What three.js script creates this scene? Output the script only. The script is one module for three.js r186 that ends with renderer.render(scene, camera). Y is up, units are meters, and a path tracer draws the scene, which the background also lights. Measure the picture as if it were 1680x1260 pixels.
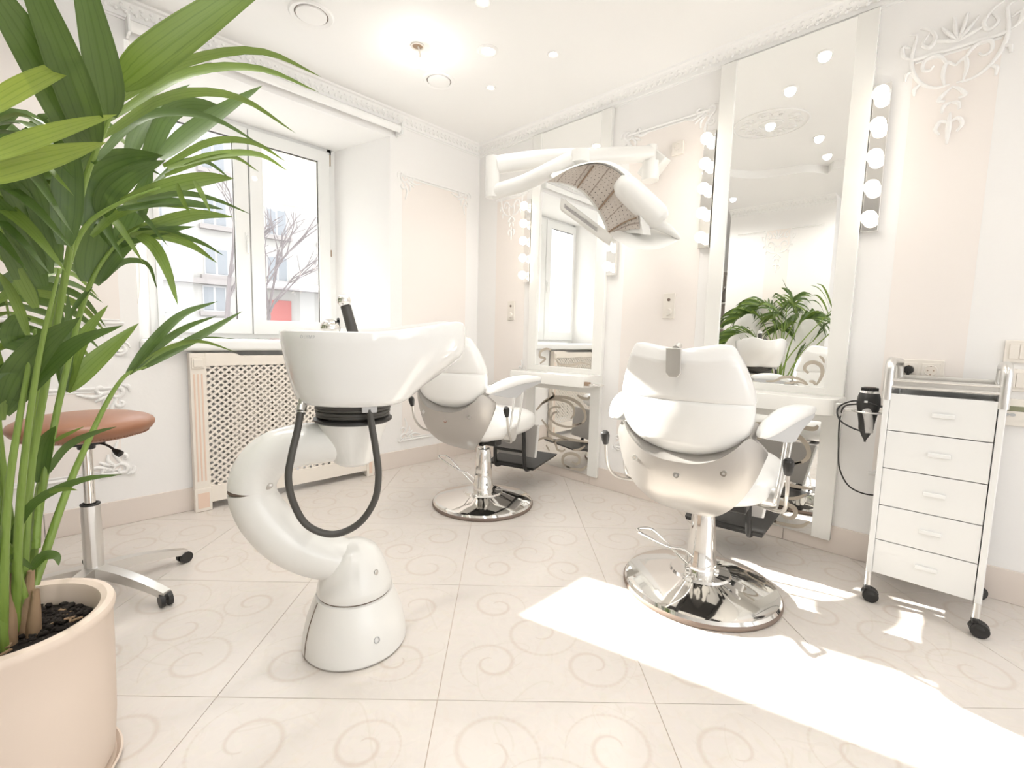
import * as THREE from 'three';
import { RoundedBoxGeometry } from 'three/addons/geometries/RoundedBoxGeometry.js';
import { TextGeometry } from 'three/addons/geometries/TextGeometry.js';
import { FontLoader } from 'three/addons/loaders/FontLoader.js';
import { mergeGeometries, mergeVertices, toCreasedNormals } from 'three/addons/utils/BufferGeometryUtils.js';
import { RectAreaLightUniformsLib } from 'three/addons/lights/RectAreaLightUniformsLib.js';

// ---------- camera, sky, sun, exposure ----------
const scene = new THREE.Scene();
const D2R = Math.PI / 180;
const camera = new THREE.PerspectiveCamera(78.594, 1680 / 1260, 0.05, 200);
camera.rotation.order = 'YXZ';
camera.rotation.set(-5.717 * D2R, -45.779 * D2R, 1.419 * D2R);
camera.position.set(0, 1, 0);
scene.add(camera);
const renderer = new THREE.WebGLRenderer({ antialias: true });
renderer.toneMapping = THREE.LinearToneMapping;
renderer.toneMappingExposure = 1.72;
renderer.shadowMap.enabled = true;
RectAreaLightUniformsLib.init();
scene.background = new THREE.Color().setRGB(0.96, 0.98, 1.0);
scene.backgroundIntensity = 2.4;
const sun = new THREE.DirectionalLight(new THREE.Color().setRGB(1, 0.97, 0.9), 15);
sun.position.set(1 - 0.235 * 12, 1 + 0.4955 * 12, -2 - 12);
sun.target.position.set(1, 1, -2);
sun.castShadow = true; sun.shadow.mapSize.set(2048, 2048);
Object.assign(sun.shadow.camera, { left: -4, right: 4, top: 4, bottom: -4, near: 1, far: 30 });
scene.add(sun, sun.target);
const LAMP = new THREE.Color().setRGB(1, 0.97, 0.935);
const BULB_CD = 0.011, SPOT_CD = 0.55;

// ---------- helpers ----------
let seedN = 7;
const rnd = () => { seedN = (seedN * 1664525 + 1013904223) >>> 0; return seedN / 4294967296; };
const rr = (a, b) => a + (b - a) * rnd();
const V = (x, y, z) => new THREE.Vector3(x, y, z);
const clamp = (x, a, b) => Math.min(b, Math.max(a, x));
function interp(xs, ys, x) {
  if (x <= xs[0]) return ys[0];
  for (let i = 1; i < xs.length; i++) if (x <= xs[i]) { const t = (x - xs[i - 1]) / (xs[i] - xs[i - 1]); const s = t; return ys[i - 1] + (ys[i] - ys[i - 1]) * s; }
  return ys[ys.length - 1];
}
// smooth (Catmull-Rom style) interpolation through tables
function sinterp(xs, ys, x) {
  const n = xs.length; if (x <= xs[0]) return ys[0]; if (x >= xs[n - 1]) return ys[n - 1];
  let i = 0; while (x > xs[i + 1]) i++;
  const h = xs[i + 1] - xs[i], t = (x - xs[i]) / h;
  const sl = (k) => k <= 0 ? (ys[1] - ys[0]) / (xs[1] - xs[0]) : k >= n - 1 ? (ys[n - 1] - ys[n - 2]) / (xs[n - 1] - xs[n - 2]) : (ys[k + 1] - ys[k - 1]) / (xs[k + 1] - xs[k - 1]);
  const m0 = sl(i) * h, m1 = sl(i + 1) * h, t2 = t * t, t3 = t2 * t;
  return (2 * t3 - 3 * t2 + 1) * ys[i] + (t3 - 2 * t2 + t) * m0 + (-2 * t3 + 3 * t2) * ys[i + 1] + (t3 - t2) * m1;
}
function plain(g) {
  let q = g.index ? g.toNonIndexed() : g.clone();
  for (const k of Object.keys(q.attributes)) if (!['position', 'normal', 'uv'].includes(k)) q.deleteAttribute(k);
  if (!q.attributes.normal) q.computeVertexNormals();
  if (!q.attributes.uv) q.setAttribute('uv', new THREE.BufferAttribute(new Float32Array(q.attributes.position.count * 2), 2));
  q.morphAttributes = {}; q.clearGroups();
  return q;
}
const merge = (list) => mergeGeometries(list.map(plain));
const used = new Map();
function numbered(name) { const n = used.get(name) ?? 0; used.set(name, n + 1); return n ? name + '_' + String(n).padStart(3, '0') : name; }
function finish(o) { o.castShadow = true; o.receiveShadow = true; return o; }
function obj(name, geo, mat, parent) {
  const m = finish(new THREE.Mesh(Array.isArray(geo) ? merge(geo) : geo, mat));
  m.name = parent ? name : numbered(name); (parent ?? scene).add(m); return m;
}
function tag(o, label, category, group) { o.userData.label = label; o.userData.category = category; if (group) o.userData.group = group; return o; }
function thing(name, label, category, pos = [0, 0, 0], turn = 0, group) {
  const o = new THREE.Group(); o.name = numbered(name); o.position.set(...pos); o.rotation.y = turn; scene.add(o);
  return tag(o, label, category, group);
}
function struct(name, geo, mat, label) { const o = obj(name, geo, mat); o.userData.kind = 'structure'; if (label) o.userData.label = label; return o; }
const box = (w, h, d, x = 0, y = 0, z = 0, r = 0) => (r > 0 ? new RoundedBoxGeometry(w, h, d, 3, r) : new THREE.BoxGeometry(w, h, d)).translate(x, y, z);
const bb = (x0, x1, y0, y1, z0, z1, r = 0) => box(x1 - x0, y1 - y0, z1 - z0, (x0 + x1) / 2, (y0 + y1) / 2, (z0 + z1) / 2, r);
const cyl = (r0, r1, h, x = 0, y = 0, z = 0, n = 32) => new THREE.CylinderGeometry(r0, r1, h, n).translate(x, y, z);
const ball = (r, x, y, z, n = 24) => new THREE.SphereGeometry(r, n, Math.round(n * 0.7)).translate(x, y, z);
const lathe = (pts, n = 48, angle = 0.6) => toCreasedNormals(new THREE.LatheGeometry(pts.map((p) => new THREE.Vector2(p[0], p[1])), n), angle);
function orient(g, a, b) {   // geometry along +Y from 0 to |b-a| moved to go from a to b
  const d = b.clone().sub(a), q = new THREE.Quaternion().setFromUnitVectors(V(0, 1, 0), d.clone().normalize());
  return g.applyQuaternion(q).translate(a.x, a.y, a.z);
}
const bar = (a, b, r, n = 12, r2 = r) => orient(new THREE.CylinderGeometry(r2, r, a.distanceTo(b), n).translate(0, a.distanceTo(b) / 2, 0), a, b);
const curve = (pts, closed = false) => new THREE.CatmullRomCurve3(pts.map((p) => (p.isVector3 ? p : V(...p))), closed, 'centripetal');
const tube = (pts, r, n = 40, k = 10, closed = false) => new THREE.TubeGeometry(curve(pts, closed), n, r, k, closed);
// tube whose radius follows a table; rounded closed ends; flat scales the section along the given world axis
function vtube(pts, radii, n = 40, k = 16, aspect = 1, upHint = V(0, 1, 0)) {
  const c = curve(pts), P = [], idx = [];
  const us = radii.map((_, i) => i / (radii.length - 1));
  let up = upHint.clone();
  for (let i = 0; i <= n; i++) {
    const t = i / n, p = c.getPoint(t), d = c.getTangent(t);
    const side = new THREE.Vector3().crossVectors(d, up).normalize(); up = new THREE.Vector3().crossVectors(side, d).normalize();
    const r = sinterp(us, radii, t);
    for (let j = 0; j < k; j++) { const a = (j / k) * 2 * Math.PI; const q = p.clone().addScaledVector(side, Math.cos(a) * r).addScaledVector(up, Math.sin(a) * r * aspect); P.push(q.x, q.y, q.z); }
  }
  for (let i = 0; i < n; i++) for (let j = 0; j < k; j++) { const a = i * k + j, b = i * k + (j + 1) % k, e = a + k, f = b + k; idx.push(a, b, f, a, f, e); }
  for (const [row, flip] of [[0, 1], [n, 0]]) {
    const p = c.getPoint(row / n), o = P.length / 3; P.push(p.x, p.y, p.z);
    for (let j = 0; j < k; j++) { const a = row * k + j, b = row * k + (j + 1) % k; flip ? idx.push(o, b, a) : idx.push(o, a, b); }
  }
  const g = new THREE.BufferGeometry(); g.setAttribute('position', new THREE.Float32BufferAttribute(P, 3)); g.setIndex(idx);
  return toCreasedNormals(g, 1.0);
}
function gridGeo(nu, nv, f, flip = false) {
  const P = [], idx = [];
  for (let i = 0; i <= nu; i++) for (let j = 0; j <= nv; j++) { const p = f(i / nu, j / nv); P.push(p.x, p.y, p.z); }
  for (let i = 0; i < nu; i++) for (let j = 0; j < nv; j++) { const a = i * (nv + 1) + j, b = a + 1, c = a + nv + 1, d = c + 1; flip ? idx.push(a, b, d, a, d, c) : idx.push(a, d, b, a, c, d); }
  const g = new THREE.BufferGeometry(); g.setAttribute('position', new THREE.Float32BufferAttribute(P, 3)); g.setIndex(idx); return g;
}
function smoothed(g, angle) {
  for (const k of ['uv', 'normal']) if (g.attributes[k]) g.deleteAttribute(k);
  let m = mergeVertices(g, 1e-5); 
  if (angle) return toCreasedNormals(m, angle);
  m.computeVertexNormals(); return m;
}
// closed solid between two surfaces over the same grid
function slab(nu, nv, fA, fB, angle = 0.7) {
  const e = (f, g, n) => gridGeo(n, 1, (u, v) => (v < 0.5 ? f(u) : g(u)));
  const list = [gridGeo(nu, nv, fA), gridGeo(nu, nv, fB, true),
    e((u) => fA(u, 0), (u) => fB(u, 0), nu), e((u) => fB(u, 1), (u) => fA(u, 1), nu), e((u) => fB(0, u), (u) => fA(0, u), nv), e((u) => fA(1, u), (u) => fB(1, u), nv)];
  return smoothed(mergeGeometries(list), angle);
}
function extr(pts, depth, bevel = 0) {
  const s = new THREE.Shape(pts.map((p) => new THREE.Vector2(p[0], p[1])));
  return new THREE.ExtrudeGeometry(s, { depth, bevelEnabled: bevel > 0, bevelSize: bevel, bevelThickness: bevel, bevelSegments: 2, curveSegments: 16 });
}
// ---------- textures ----------
function canvasTex(w, h, draw, color = true) {
  const c = document.createElement('canvas'); c.width = w; c.height = h; draw(c.getContext('2d'), w, h);
  const t = new THREE.CanvasTexture(c); if (color) t.colorSpace = THREE.SRGBColorSpace; t.wrapS = t.wrapT = THREE.RepeatWrapping; return t;
}
function noiseTex(size, base, amp, cells) {
  const d = new Uint8Array(size * size * 4), layers = cells.map((n) => { const g = new Float32Array(n * n); for (let i = 0; i < n * n; i++) g[i] = rnd(); return [n, g]; });
  for (let y = 0; y < size; y++) for (let x = 0; x < size; x++) {
    let v = 0;
    for (const [n, g] of layers) {
      const fx = (x / size) * n, fy = (y / size) * n, x0 = Math.floor(fx), y0 = Math.floor(fy), tx = fx - x0, ty = fy - y0, at = (a, b) => g[((b + n) % n) * n + ((a + n) % n)];
      v += (at(x0, y0) * (1 - tx) + at(x0 + 1, y0) * tx) * (1 - ty) + (at(x0, y0 + 1) * (1 - tx) + at(x0 + 1, y0 + 1) * tx) * ty - 0.5;
    }
    v /= layers.length;
    for (let c = 0; c < 3; c++) d[(y * size + x) * 4 + c] = clamp(base[c] + v * amp, 0, 255); d[(y * size + x) * 4 + 3] = 255;
  }
  const t = new THREE.DataTexture(d, size, size); t.magFilter = THREE.LinearFilter; t.wrapS = t.wrapT = THREE.RepeatWrapping; t.needsUpdate = true; return t;
}
// damask scrollwork print of the floor tiles
function tileTex(variant) {
  return canvasTex(1024, 1024, (c, w, h) => {
    c.fillStyle = 'rgb(219,212,205)'; c.fillRect(0, 0, w, h);
    for (let i = 0; i < 900; i++) { c.fillStyle = `rgba(${rnd() < 0.5 ? '205,192,178' : '234,226,216'},${rr(0.03, 0.09)})`; c.beginPath(); c.ellipse(rr(0, w), rr(0, h), rr(8, 70), rr(3, 16), rr(0, 3.14), 0, 6.3); c.fill(); }
    c.lineCap = 'round';
    const spiral = (x, y, r, a0, turns, dir, wd) => {
      for (let k = 0; k < 60; k++) {
        const t0 = k / 60, t1 = (k + 1) / 60, f = (t) => { const a = a0 + dir * t * turns * 6.283, q = r * (1 - 0.82 * t); return [x + Math.cos(a) * q, y + Math.sin(a) * q]; };
        const p = f(t0), q = f(t1); c.lineWidth = wd * (0.35 + Math.sin(t0 * 3.1)); c.beginPath(); c.moveTo(...p); c.lineTo(...q); c.stroke();
      }
    };
    c.strokeStyle = 'rgba(184,175,166,0.065)'; c.fillStyle = 'rgba(188,179,170,0.09)';
    const o = variant * 1.3, leaf = (x, y, r, a, dir) => { c.beginPath(); c.moveTo(x, y); const ex = x + Math.cos(a) * r, ey = y + Math.sin(a) * r, nx = -Math.sin(a) * r * 0.34 * dir, ny = Math.cos(a) * r * 0.34 * dir; c.quadraticCurveTo(x + (ex - x) * 0.45 + nx, y + (ey - y) * 0.45 + ny, ex, ey); c.quadraticCurveTo(x + (ex - x) * 0.6 - nx * 0.3, y + (ey - y) * 0.6 - ny * 0.3, x, y); c.fill(); };
    [[250, 250], [770, 270], [260, 780], [780, 760], [515, 520]].forEach(([x, y], i) => {
      const dir = (i + variant) % 2 ? 1 : -1, r = 205 + 40 * Math.sin(i * 1.9 + o), a0 = i * 1.4 + o, tu = 1.45;
      for (const k of [0.7, 1.2, 1.9]) spiral(x, y, r, a0, tu, dir, 12 * k);
      for (let k = 0; k < 13; k++) { const t = k / 13, a = a0 + dir * t * tu * 6.283, q = r * (1 - 0.82 * t); leaf(x + Math.cos(a) * q, y + Math.sin(a) * q, 70 * (1 - 0.5 * t), a + (k % 2 ? 0.5 : 1.2) * dir, dir); leaf(x + Math.cos(a) * q, y + Math.sin(a) * q, 46 * (1 - 0.5 * t), a + 2.2 * dir, -dir); }
    });
    for (let k = 0; k < 8; k++) { c.lineWidth = rr(5, 11); c.beginPath(); const x = rr(0, w), y = rr(0, h); c.moveTo(x, y); c.bezierCurveTo(x + rr(-200, 200), y + rr(-200, 200), x + rr(-300, 300), y + rr(-300, 300), x + rr(-350, 350), y + rr(-350, 350)); c.stroke(); c.stroke(); }
  });
}
// ---------- materials (linear base colours) ----------
const lin = (r, g, b) => new THREE.Color().setRGB(r, g, b);
const std = (r, g, b, roughness = 0.6, more = {}) => new THREE.MeshStandardMaterial({ color: lin(r, g, b), roughness, ...more });
const phys = (r, g, b, roughness, more) => new THREE.MeshPhysicalMaterial({ color: lin(r, g, b), roughness, ...more });
const plasterBump = noiseTex(256, [128, 128, 128], 200, [128, 64, 24]); plasterBump.repeat.set(3, 3);
const M = {
  wall: std(0.895, 0.88, 0.86, 0.85, { bumpMap: plasterBump, bumpScale: 0.0006 }),
  pink: std(0.885, 0.83, 0.785, 0.85),
  ceiling: std(0.91, 0.90, 0.88, 0.7),
  plaster: std(0.90, 0.89, 0.87, 0.7),
  skirting: std(0.78, 0.70, 0.635, 0.4),
  grout: std(0.60, 0.50, 0.42, 0.9),
  pvc: phys(0.86, 0.86, 0.84, 0.25, { clearcoat: 0.3 }),
  gasket: std(0.09, 0.085, 0.08, 0.6),
  glass: phys(1, 1, 1, 0, { transmission: 1, thickness: 0, ior: 1.45 }),
  hinge: std(0.35, 0.25, 0.17, 0.5),
  blind: phys(0.85, 0.85, 0.80, 0.8, { transmission: 0.35, thickness: 0 }),
  lacquer: phys(0.86, 0.85, 0.81, 0.18, { clearcoat: 0.5, clearcoatRoughness: 0.08 }),
  cream: std(0.82, 0.76, 0.68, 0.55),
  creamGroove: std(0.78, 0.60, 0.48, 0.6),
  radiator: std(0.72, 0.69, 0.63, 0.4),
  dark: std(0.03, 0.026, 0.024, 0.5),
  mirror: std(0.96, 0.965, 0.955, 0.0, { metalness: 1 }),
  etched: std(0.50, 0.44, 0.36, 0.7),
  chrome: std(0.88, 0.87, 0.85, 0.06, { metalness: 1 }),
  satin: std(0.72, 0.71, 0.69, 0.28, { metalness: 1 }),
  steel: std(0.60, 0.58, 0.55, 0.35, { metalness: 1 }),
  silver: phys(0.46, 0.44, 0.415, 0.36, { metalness: 0.65, clearcoat: 0.4, clearcoatRoughness: 0.15 }),
  vinyl: phys(0.86, 0.855, 0.83, 0.3, { clearcoat: 0.35, clearcoatRoughness: 0.2 }),
  vinylBack: phys(0.80, 0.79, 0.765, 0.26, { clearcoat: 0.5, clearcoatRoughness: 0.12 }),
  greyPlastic: std(0.52, 0.52, 0.52, 0.45),
  greyPanel: std(0.46, 0.44, 0.42, 0.5),
  rubber: std(0.20, 0.15, 0.12, 0.6),
  black: std(0.022, 0.021, 0.02, 0.4),
  hose: std(0.06, 0.056, 0.05, 0.45),
  porcelain: phys(0.80, 0.795, 0.775, 0.08, { clearcoat: 0.6, clearcoatRoughness: 0.03 }),
  shellWhite: phys(0.79, 0.78, 0.745, 0.28, { clearcoat: 0.3, clearcoatRoughness: 0.15 }),
  seam: std(0.16, 0.12, 0.09, 0.7),
  leather: phys(0.31, 0.135, 0.07, 0.42, { clearcoat: 0.2, clearcoatRoughness: 0.35 }),
  bulb: new THREE.MeshStandardMaterial({ color: lin(0.9, 0.88, 0.82), emissive: lin(1, 0.92, 0.8), emissiveIntensity: 2.2, roughness: 0.3 }),
  lampGlow: new THREE.MeshStandardMaterial({ color: lin(0.9, 0.88, 0.82), emissive: lin(1, 0.93, 0.82), emissiveIntensity: 2.5, roughness: 0.4 }),
  terracotta: std(0.76, 0.64, 0.54, 0.55),
  soil: std(0.018, 0.013, 0.010, 0.95),
  stemGreen: phys(0.20, 0.30, 0.055, 0.5, { clearcoat: 0.15 }),
  husk: std(0.33, 0.22, 0.13, 0.85),
  tray: std(0.80, 0.80, 0.78, 0.4),
  trolley: phys(0.78, 0.78, 0.765, 0.3, { clearcoat: 0.2 }),
  lcd: std(0.25, 0.25, 0.16, 0.3),
  socket: phys(0.84, 0.79, 0.72, 0.3, { clearcoat: 0.3 }),
};
plasterBump.repeat.set(1, 1);
const leafVeins = canvasTex(128, 8, (c, w, h) => { c.fillStyle = '#fff'; c.fillRect(0, 0, w, h); for (let i = 0; i < 26; i++) { c.fillStyle = `rgba(${rnd() < 0.5 ? '175,190,150' : '255,255,225'},${rr(0.1, 0.3)})`; c.fillRect(rr(0, w), 0, rr(1, 5), h); } c.fillStyle = 'rgba(225,235,170,0.9)'; c.fillRect(w / 2 - 1.5, 0, 3, h); });
const leafMats = [[0.095, 0.165, 0.03], [0.185, 0.275, 0.045], [0.29, 0.38, 0.045]].map(([r, g, b]) => phys(r, g, b, 0.42, { map: leafVeins, transmission: 0.3, thickness: 0, side: THREE.DoubleSide }));
// palm fronds: stem path and leaflets (four path points, width, roll, tone)
const FRONDS = [
  { path: [[-0.066,0.329,-1.385],[-0.042,0.538,-1.38],[0.002,0.797,-1.33],[0.043,1.048,-1.17],[0.074,1.227,-1.03],[0.101,1.312,-0.96],[0.112,1.356,-0.93]], leaves: [
    [0.112,1.354,-0.93,0.148,1.394,-0.887,0.237,1.492,-0.843,0.373,1.641,-0.8,0.0464,0.2,1], [0.106,1.331,-0.95,0.203,1.439,-0.973,0.335,1.52,-0.997,0.456,1.53,-1.02,0.0161,0.5,1], [0.101,1.311,-0.96,0.216,1.436,-0.993,0.342,1.503,-1.027,0.469,1.517,-1.06,0.0155,0.5,1], [0.093,1.288,-0.98,0.193,1.396,-1.013,0.305,1.444,-1.047,0.425,1.424,-1.08,0.0166,0.5,1], [0.083,1.252,-1.0,0.158,1.358,-1.033,0.261,1.399,-1.067,0.362,1.386,-1.1,0.0142,0.4,0], [0.1,1.311,-0.95,0.093,1.337,-0.894,0.077,1.391,-0.836,0.054,1.471,-0.78,0.0407,0.2,0], [0.082,1.274,-0.98,0.065,1.307,-0.907,0.037,1.363,-0.833,-0.001,1.438,-0.76,0.0427,0.1,0], [0.075,1.259,-1.0,0.044,1.313,-0.921,0.007,1.356,-0.839,-0.033,1.385,-0.76,0.0449,0.2,0]] },
  { path: [[-0.05,0.327,-1.4],[-0.018,0.658,-1.4],[0.016,0.916,-1.38],[0.049,1.067,-1.32],[0.088,1.194,-1.26],[0.141,1.245,-1.22],[0.198,1.28,-1.19]], leaves: [
    [0.158,1.337,-1.25,0.182,1.408,-1.266,0.223,1.479,-1.283,0.281,1.544,-1.3,0.0306,0.3,0], [0.172,1.293,-1.24,0.239,1.463,-1.266,0.304,1.505,-1.294,0.363,1.52,-1.32,0.0349,0.3,0], [0.207,1.35,-1.23,0.268,1.426,-1.253,0.345,1.51,-1.277,0.433,1.599,-1.3,0.034,0.3,0], [0.211,1.332,-1.22,0.309,1.417,-1.246,0.403,1.448,-1.274,0.485,1.433,-1.3,0.0156,0.4,1], [0.216,1.327,-1.21,0.319,1.391,-1.24,0.415,1.423,-1.27,0.489,1.411,-1.3,0.0157,0.4,1], [0.211,1.311,-1.21,0.292,1.37,-1.233,0.354,1.398,-1.257,0.413,1.385,-1.28,0.0124,0.4,1], [0.195,1.295,-1.22,0.25,1.356,-1.246,0.303,1.377,-1.274,0.36,1.355,-1.3,0.0134,0.5,0], [0.086,1.194,-1.26,0.101,1.287,-1.24,0.15,1.328,-1.22,0.208,1.347,-1.2,0.0544,0.2,0], [0.111,1.22,-1.25,0.125,1.26,-1.227,0.158,1.299,-1.203,0.209,1.334,-1.18,0.0403,0.2,0], [0.141,1.245,-1.22,0.231,1.299,-1.213,0.291,1.325,-1.207,0.335,1.334,-1.2,0.0311,0.2,1], [0.134,1.232,-1.23,0.211,1.262,-1.227,0.276,1.269,-1.223,0.318,1.267,-1.22,0.0182,0.3,0], [0.162,1.248,-1.2,0.238,1.28,-1.2,0.294,1.281,-1.2,0.368,1.263,-1.2,0.0116,0.3,0], [0.096,1.177,-1.26,0.134,1.225,-1.257,0.195,1.258,-1.253,0.281,1.263,-1.25,0.0162,0.3,1], [0.227,1.296,-1.19,0.232,1.272,-1.187,0.239,1.252,-1.183,0.246,1.236,-1.18,0.01,0.3,1], [0.257,1.308,-1.19,0.266,1.291,-1.187,0.274,1.27,-1.183,0.283,1.245,-1.18,0.0103,0.3,1]] },
  { path: [[-0.041,0.332,-1.41],[-0.009,0.574,-1.45],[0.05,0.882,-1.47],[0.103,1.1,-1.42],[0.147,1.184,-1.4],[0.189,1.228,-1.39]], leaves: [
    [0.1,1.097,-1.42,0.109,1.152,-1.407,0.119,1.215,-1.393,0.131,1.283,-1.38,0.0645,0.1,0], [0.141,1.166,-1.4,0.175,1.24,-1.407,0.203,1.315,-1.413,0.225,1.387,-1.42,0.0423,0.1,0], [0.154,1.199,-1.4,0.248,1.255,-1.387,0.309,1.279,-1.373,0.376,1.284,-1.36,0.0294,0.2,1], [0.156,1.186,-1.4,0.2,1.212,-1.387,0.247,1.233,-1.373,0.292,1.245,-1.36,0.0199,0.3,0], [0.173,1.209,-1.39,0.229,1.217,-1.38,0.285,1.202,-1.37,0.337,1.164,-1.36,0.0218,0.3,1], [0.184,1.213,-1.39,0.209,1.193,-1.37,0.23,1.138,-1.35,0.246,1.051,-1.33,0.0253,0.2,1], [0.113,1.093,-1.42,0.163,1.152,-1.413,0.202,1.151,-1.407,0.219,1.09,-1.4,0.0128,0.3,0], [0.121,1.104,-1.41,0.14,1.143,-1.4,0.161,1.172,-1.39,0.183,1.19,-1.38,0.0193,0.3,0], [0.186,1.225,-1.39,0.26,1.225,-1.393,0.312,1.215,-1.397,0.362,1.19,-1.4,0.0135,0.3,0], [0.191,1.228,-1.39,0.233,1.239,-1.4,0.265,1.236,-1.41,0.286,1.218,-1.42,0.0103,0.3,0], [0.103,1.089,-1.42,0.084,1.061,-1.42,0.07,1.035,-1.42,0.061,1.013,-1.42,0.0094,0.3,0]] },
  { path: [[-0.035,0.384,-1.42],[-0.004,0.63,-1.5],[0.053,0.844,-1.58]], leaves: [
    [0.054,0.841,-1.58,0.094,0.892,-1.59,0.147,0.95,-1.6,0.208,1.013,-1.61,0.0436,0.2,1], [0.053,0.841,-1.58,0.051,0.918,-1.587,0.052,1.014,-1.593,0.055,1.121,-1.6,0.0252,0.2,0], [0.057,0.843,-1.58,0.076,0.924,-1.597,0.107,0.997,-1.613,0.149,1.058,-1.63,0.0307,0.3,1], [0.051,0.844,-1.58,0.061,0.923,-1.573,0.067,1.003,-1.567,0.07,1.08,-1.56,0.0222,0.2,0]] },
  { path: [[-0.022,0.443,-1.4],[0.063,0.684,-1.46],[0.17,0.88,-1.55],[0.212,0.897,-1.56]], leaves: [
    [0.172,0.882,-1.55,0.235,0.971,-1.567,0.303,1.042,-1.584,0.394,1.084,-1.6,0.025,0.2,0], [0.18,0.886,-1.55,0.255,0.964,-1.573,0.319,1.009,-1.597,0.396,1.042,-1.62,0.0187,0.2,0], [0.199,0.893,-1.56,0.298,0.954,-1.583,0.381,1.005,-1.607,0.467,1.06,-1.63,0.0246,0.2,0], [0.175,0.88,-1.55,0.253,0.942,-1.567,0.337,0.966,-1.584,0.438,0.933,-1.6,0.0136,0.3,1], [0.299,0.965,-1.58,0.339,0.975,-1.593,0.39,0.977,-1.607,0.448,0.972,-1.62,0.0053,0.3,0]] },
  { path: [[-0.074,0.337,-1.37],[-0.046,0.67,-1.28],[-0.012,0.883,-1.22],[0.008,0.993,-1.18]], leaves: [
    [-0.042,0.846,-1.25,-0.017,0.913,-1.207,0.019,0.971,-1.163,0.064,1.016,-1.12,0.0473,0.2,0], [-0.039,0.837,-1.25,0.013,0.915,-1.214,0.064,0.973,-1.176,0.124,1.004,-1.14,0.0291,0.2,0], [0.007,0.971,-1.2,-0.02,0.971,-1.187,-0.012,1.008,-1.173,0.004,1.01,-1.16,0.0314,0.2,0], [-0.007,0.905,-1.22,-0.02,0.925,-1.213,-0.037,0.919,-1.207,-0.055,0.887,-1.2,0.0215,0.2,0], [-0.044,0.826,-1.25,-0.045,0.896,-1.234,-0.046,0.952,-1.217,-0.049,0.991,-1.2,0.0236,0.2,1]] },
  { path: [[-0.056,0.345,-1.39],[-0.03,0.658,-1.31],[0.007,0.929,-1.18],[0.039,1.091,-1.05]], leaves: [
    [0.036,1.1,-1.05,0.024,1.177,-1.027,0.008,1.23,-1.003,-0.011,1.254,-0.98,0.0343,0.2,0], [0.025,1.082,-1.07,0.011,1.153,-1.04,-0.008,1.198,-1.01,-0.03,1.215,-0.98,0.0343,0.2,0], [0.019,1.062,-1.08,0.003,1.122,-1.054,-0.015,1.164,-1.026,-0.033,1.187,-1.0,0.031,0.2,0], [0.009,1.033,-1.1,-0.005,1.082,-1.074,-0.02,1.121,-1.046,-0.036,1.148,-1.02,0.0242,0.2,0], [0.046,1.126,-1.03,0.052,1.195,-1.02,0.056,1.256,-1.01,0.055,1.304,-1.0,0.0374,0.1,0], [0.01,1.028,-1.1,-0.001,1.061,-1.084,-0.014,1.098,-1.067,-0.029,1.136,-1.05,0.019,0.2,1], [-0.002,0.983,-1.14,-0.011,1.031,-1.127,-0.022,1.066,-1.113,-0.033,1.087,-1.1,0.0138,0.2,1]] },
  { path: [[-0.076,0.336,-1.38],[-0.068,0.643,-1.27],[-0.056,0.934,-1.12],[-0.046,1.108,-0.98],[-0.037,1.186,-0.89],[-0.029,1.241,-0.83]], leaves: [
    [-0.03,1.237,-0.84,0.005,1.285,-0.86,0.045,1.331,-0.88,0.089,1.373,-0.9,0.0215,0.1,2], [-0.033,1.193,-0.86,0.009,1.232,-0.883,0.057,1.273,-0.907,0.108,1.312,-0.93,0.0217,0.1,2], [-0.038,1.175,-0.88,-0.002,1.205,-0.906,0.044,1.239,-0.934,0.097,1.277,-0.96,0.0327,0.1,2]] },
  { path: [[-0.039,0.43,-1.38],[-0.049,0.54,-1.36],[-0.052,0.564,-1.35]], leaves: [
    [-0.058,0.544,-1.36,-0.012,0.643,-1.327,0.059,0.684,-1.293,0.122,0.691,-1.26,0.0162,0.2,0], [0.01,0.666,-1.3,0.024,0.672,-1.287,0.039,0.674,-1.273,0.051,0.672,-1.26,0.0086,0.2,1], [-0.025,0.49,-1.37,-0.004,0.517,-1.36,0.014,0.514,-1.35,0.017,0.495,-1.34,0.0193,0.2,0], [-0.023,0.493,-1.37,-0.035,0.517,-1.357,-0.047,0.535,-1.343,-0.059,0.546,-1.33,0.0099,0.2,0]] },
  { path: [[-0.016,0.516,-1.42],[-0.002,0.639,-1.46],[0.006,0.675,-1.48]], leaves: [
    [-0.001,0.651,-1.46,0.003,0.705,-1.453,0.014,0.749,-1.447,0.03,0.779,-1.44,0.0324,0.2,0], [0.007,0.663,-1.46,0.045,0.727,-1.45,0.088,0.753,-1.44,0.133,0.766,-1.43,0.0154,0.2,0], [0.025,0.74,-1.46,0.039,0.75,-1.457,0.057,0.76,-1.453,0.077,0.77,-1.45,0.0083,0.2,1]] },
];
// ---------- room shell ----------
function uvMetres(g) {
  const q = plain(g), p = q.attributes.position, n = q.attributes.normal, u = q.attributes.uv;
  for (let i = 0; i < p.count; i++) {
    const ax = Math.abs(n.getX(i)), ay = Math.abs(n.getY(i)), az = Math.abs(n.getZ(i));
    if (ax >= ay && ax >= az) u.setXY(i, p.getZ(i), p.getY(i)); else if (ay >= az) u.setXY(i, p.getX(i), p.getZ(i)); else u.setXY(i, p.getX(i), p.getY(i));
  }
  return q;
}
const XM = 2.663, ZW = -3.023, XL = -0.32, ZF = 4.4, CEIL = 2.53, SOFF = 2.465, ZG = -3.6;
const WX0 = 0.39, WX1 = 1.828, BX0 = 0.549, BX1 = 1.67, SILL = 0.944, HEAD = 2.37;   // window niche, front and back

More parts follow.
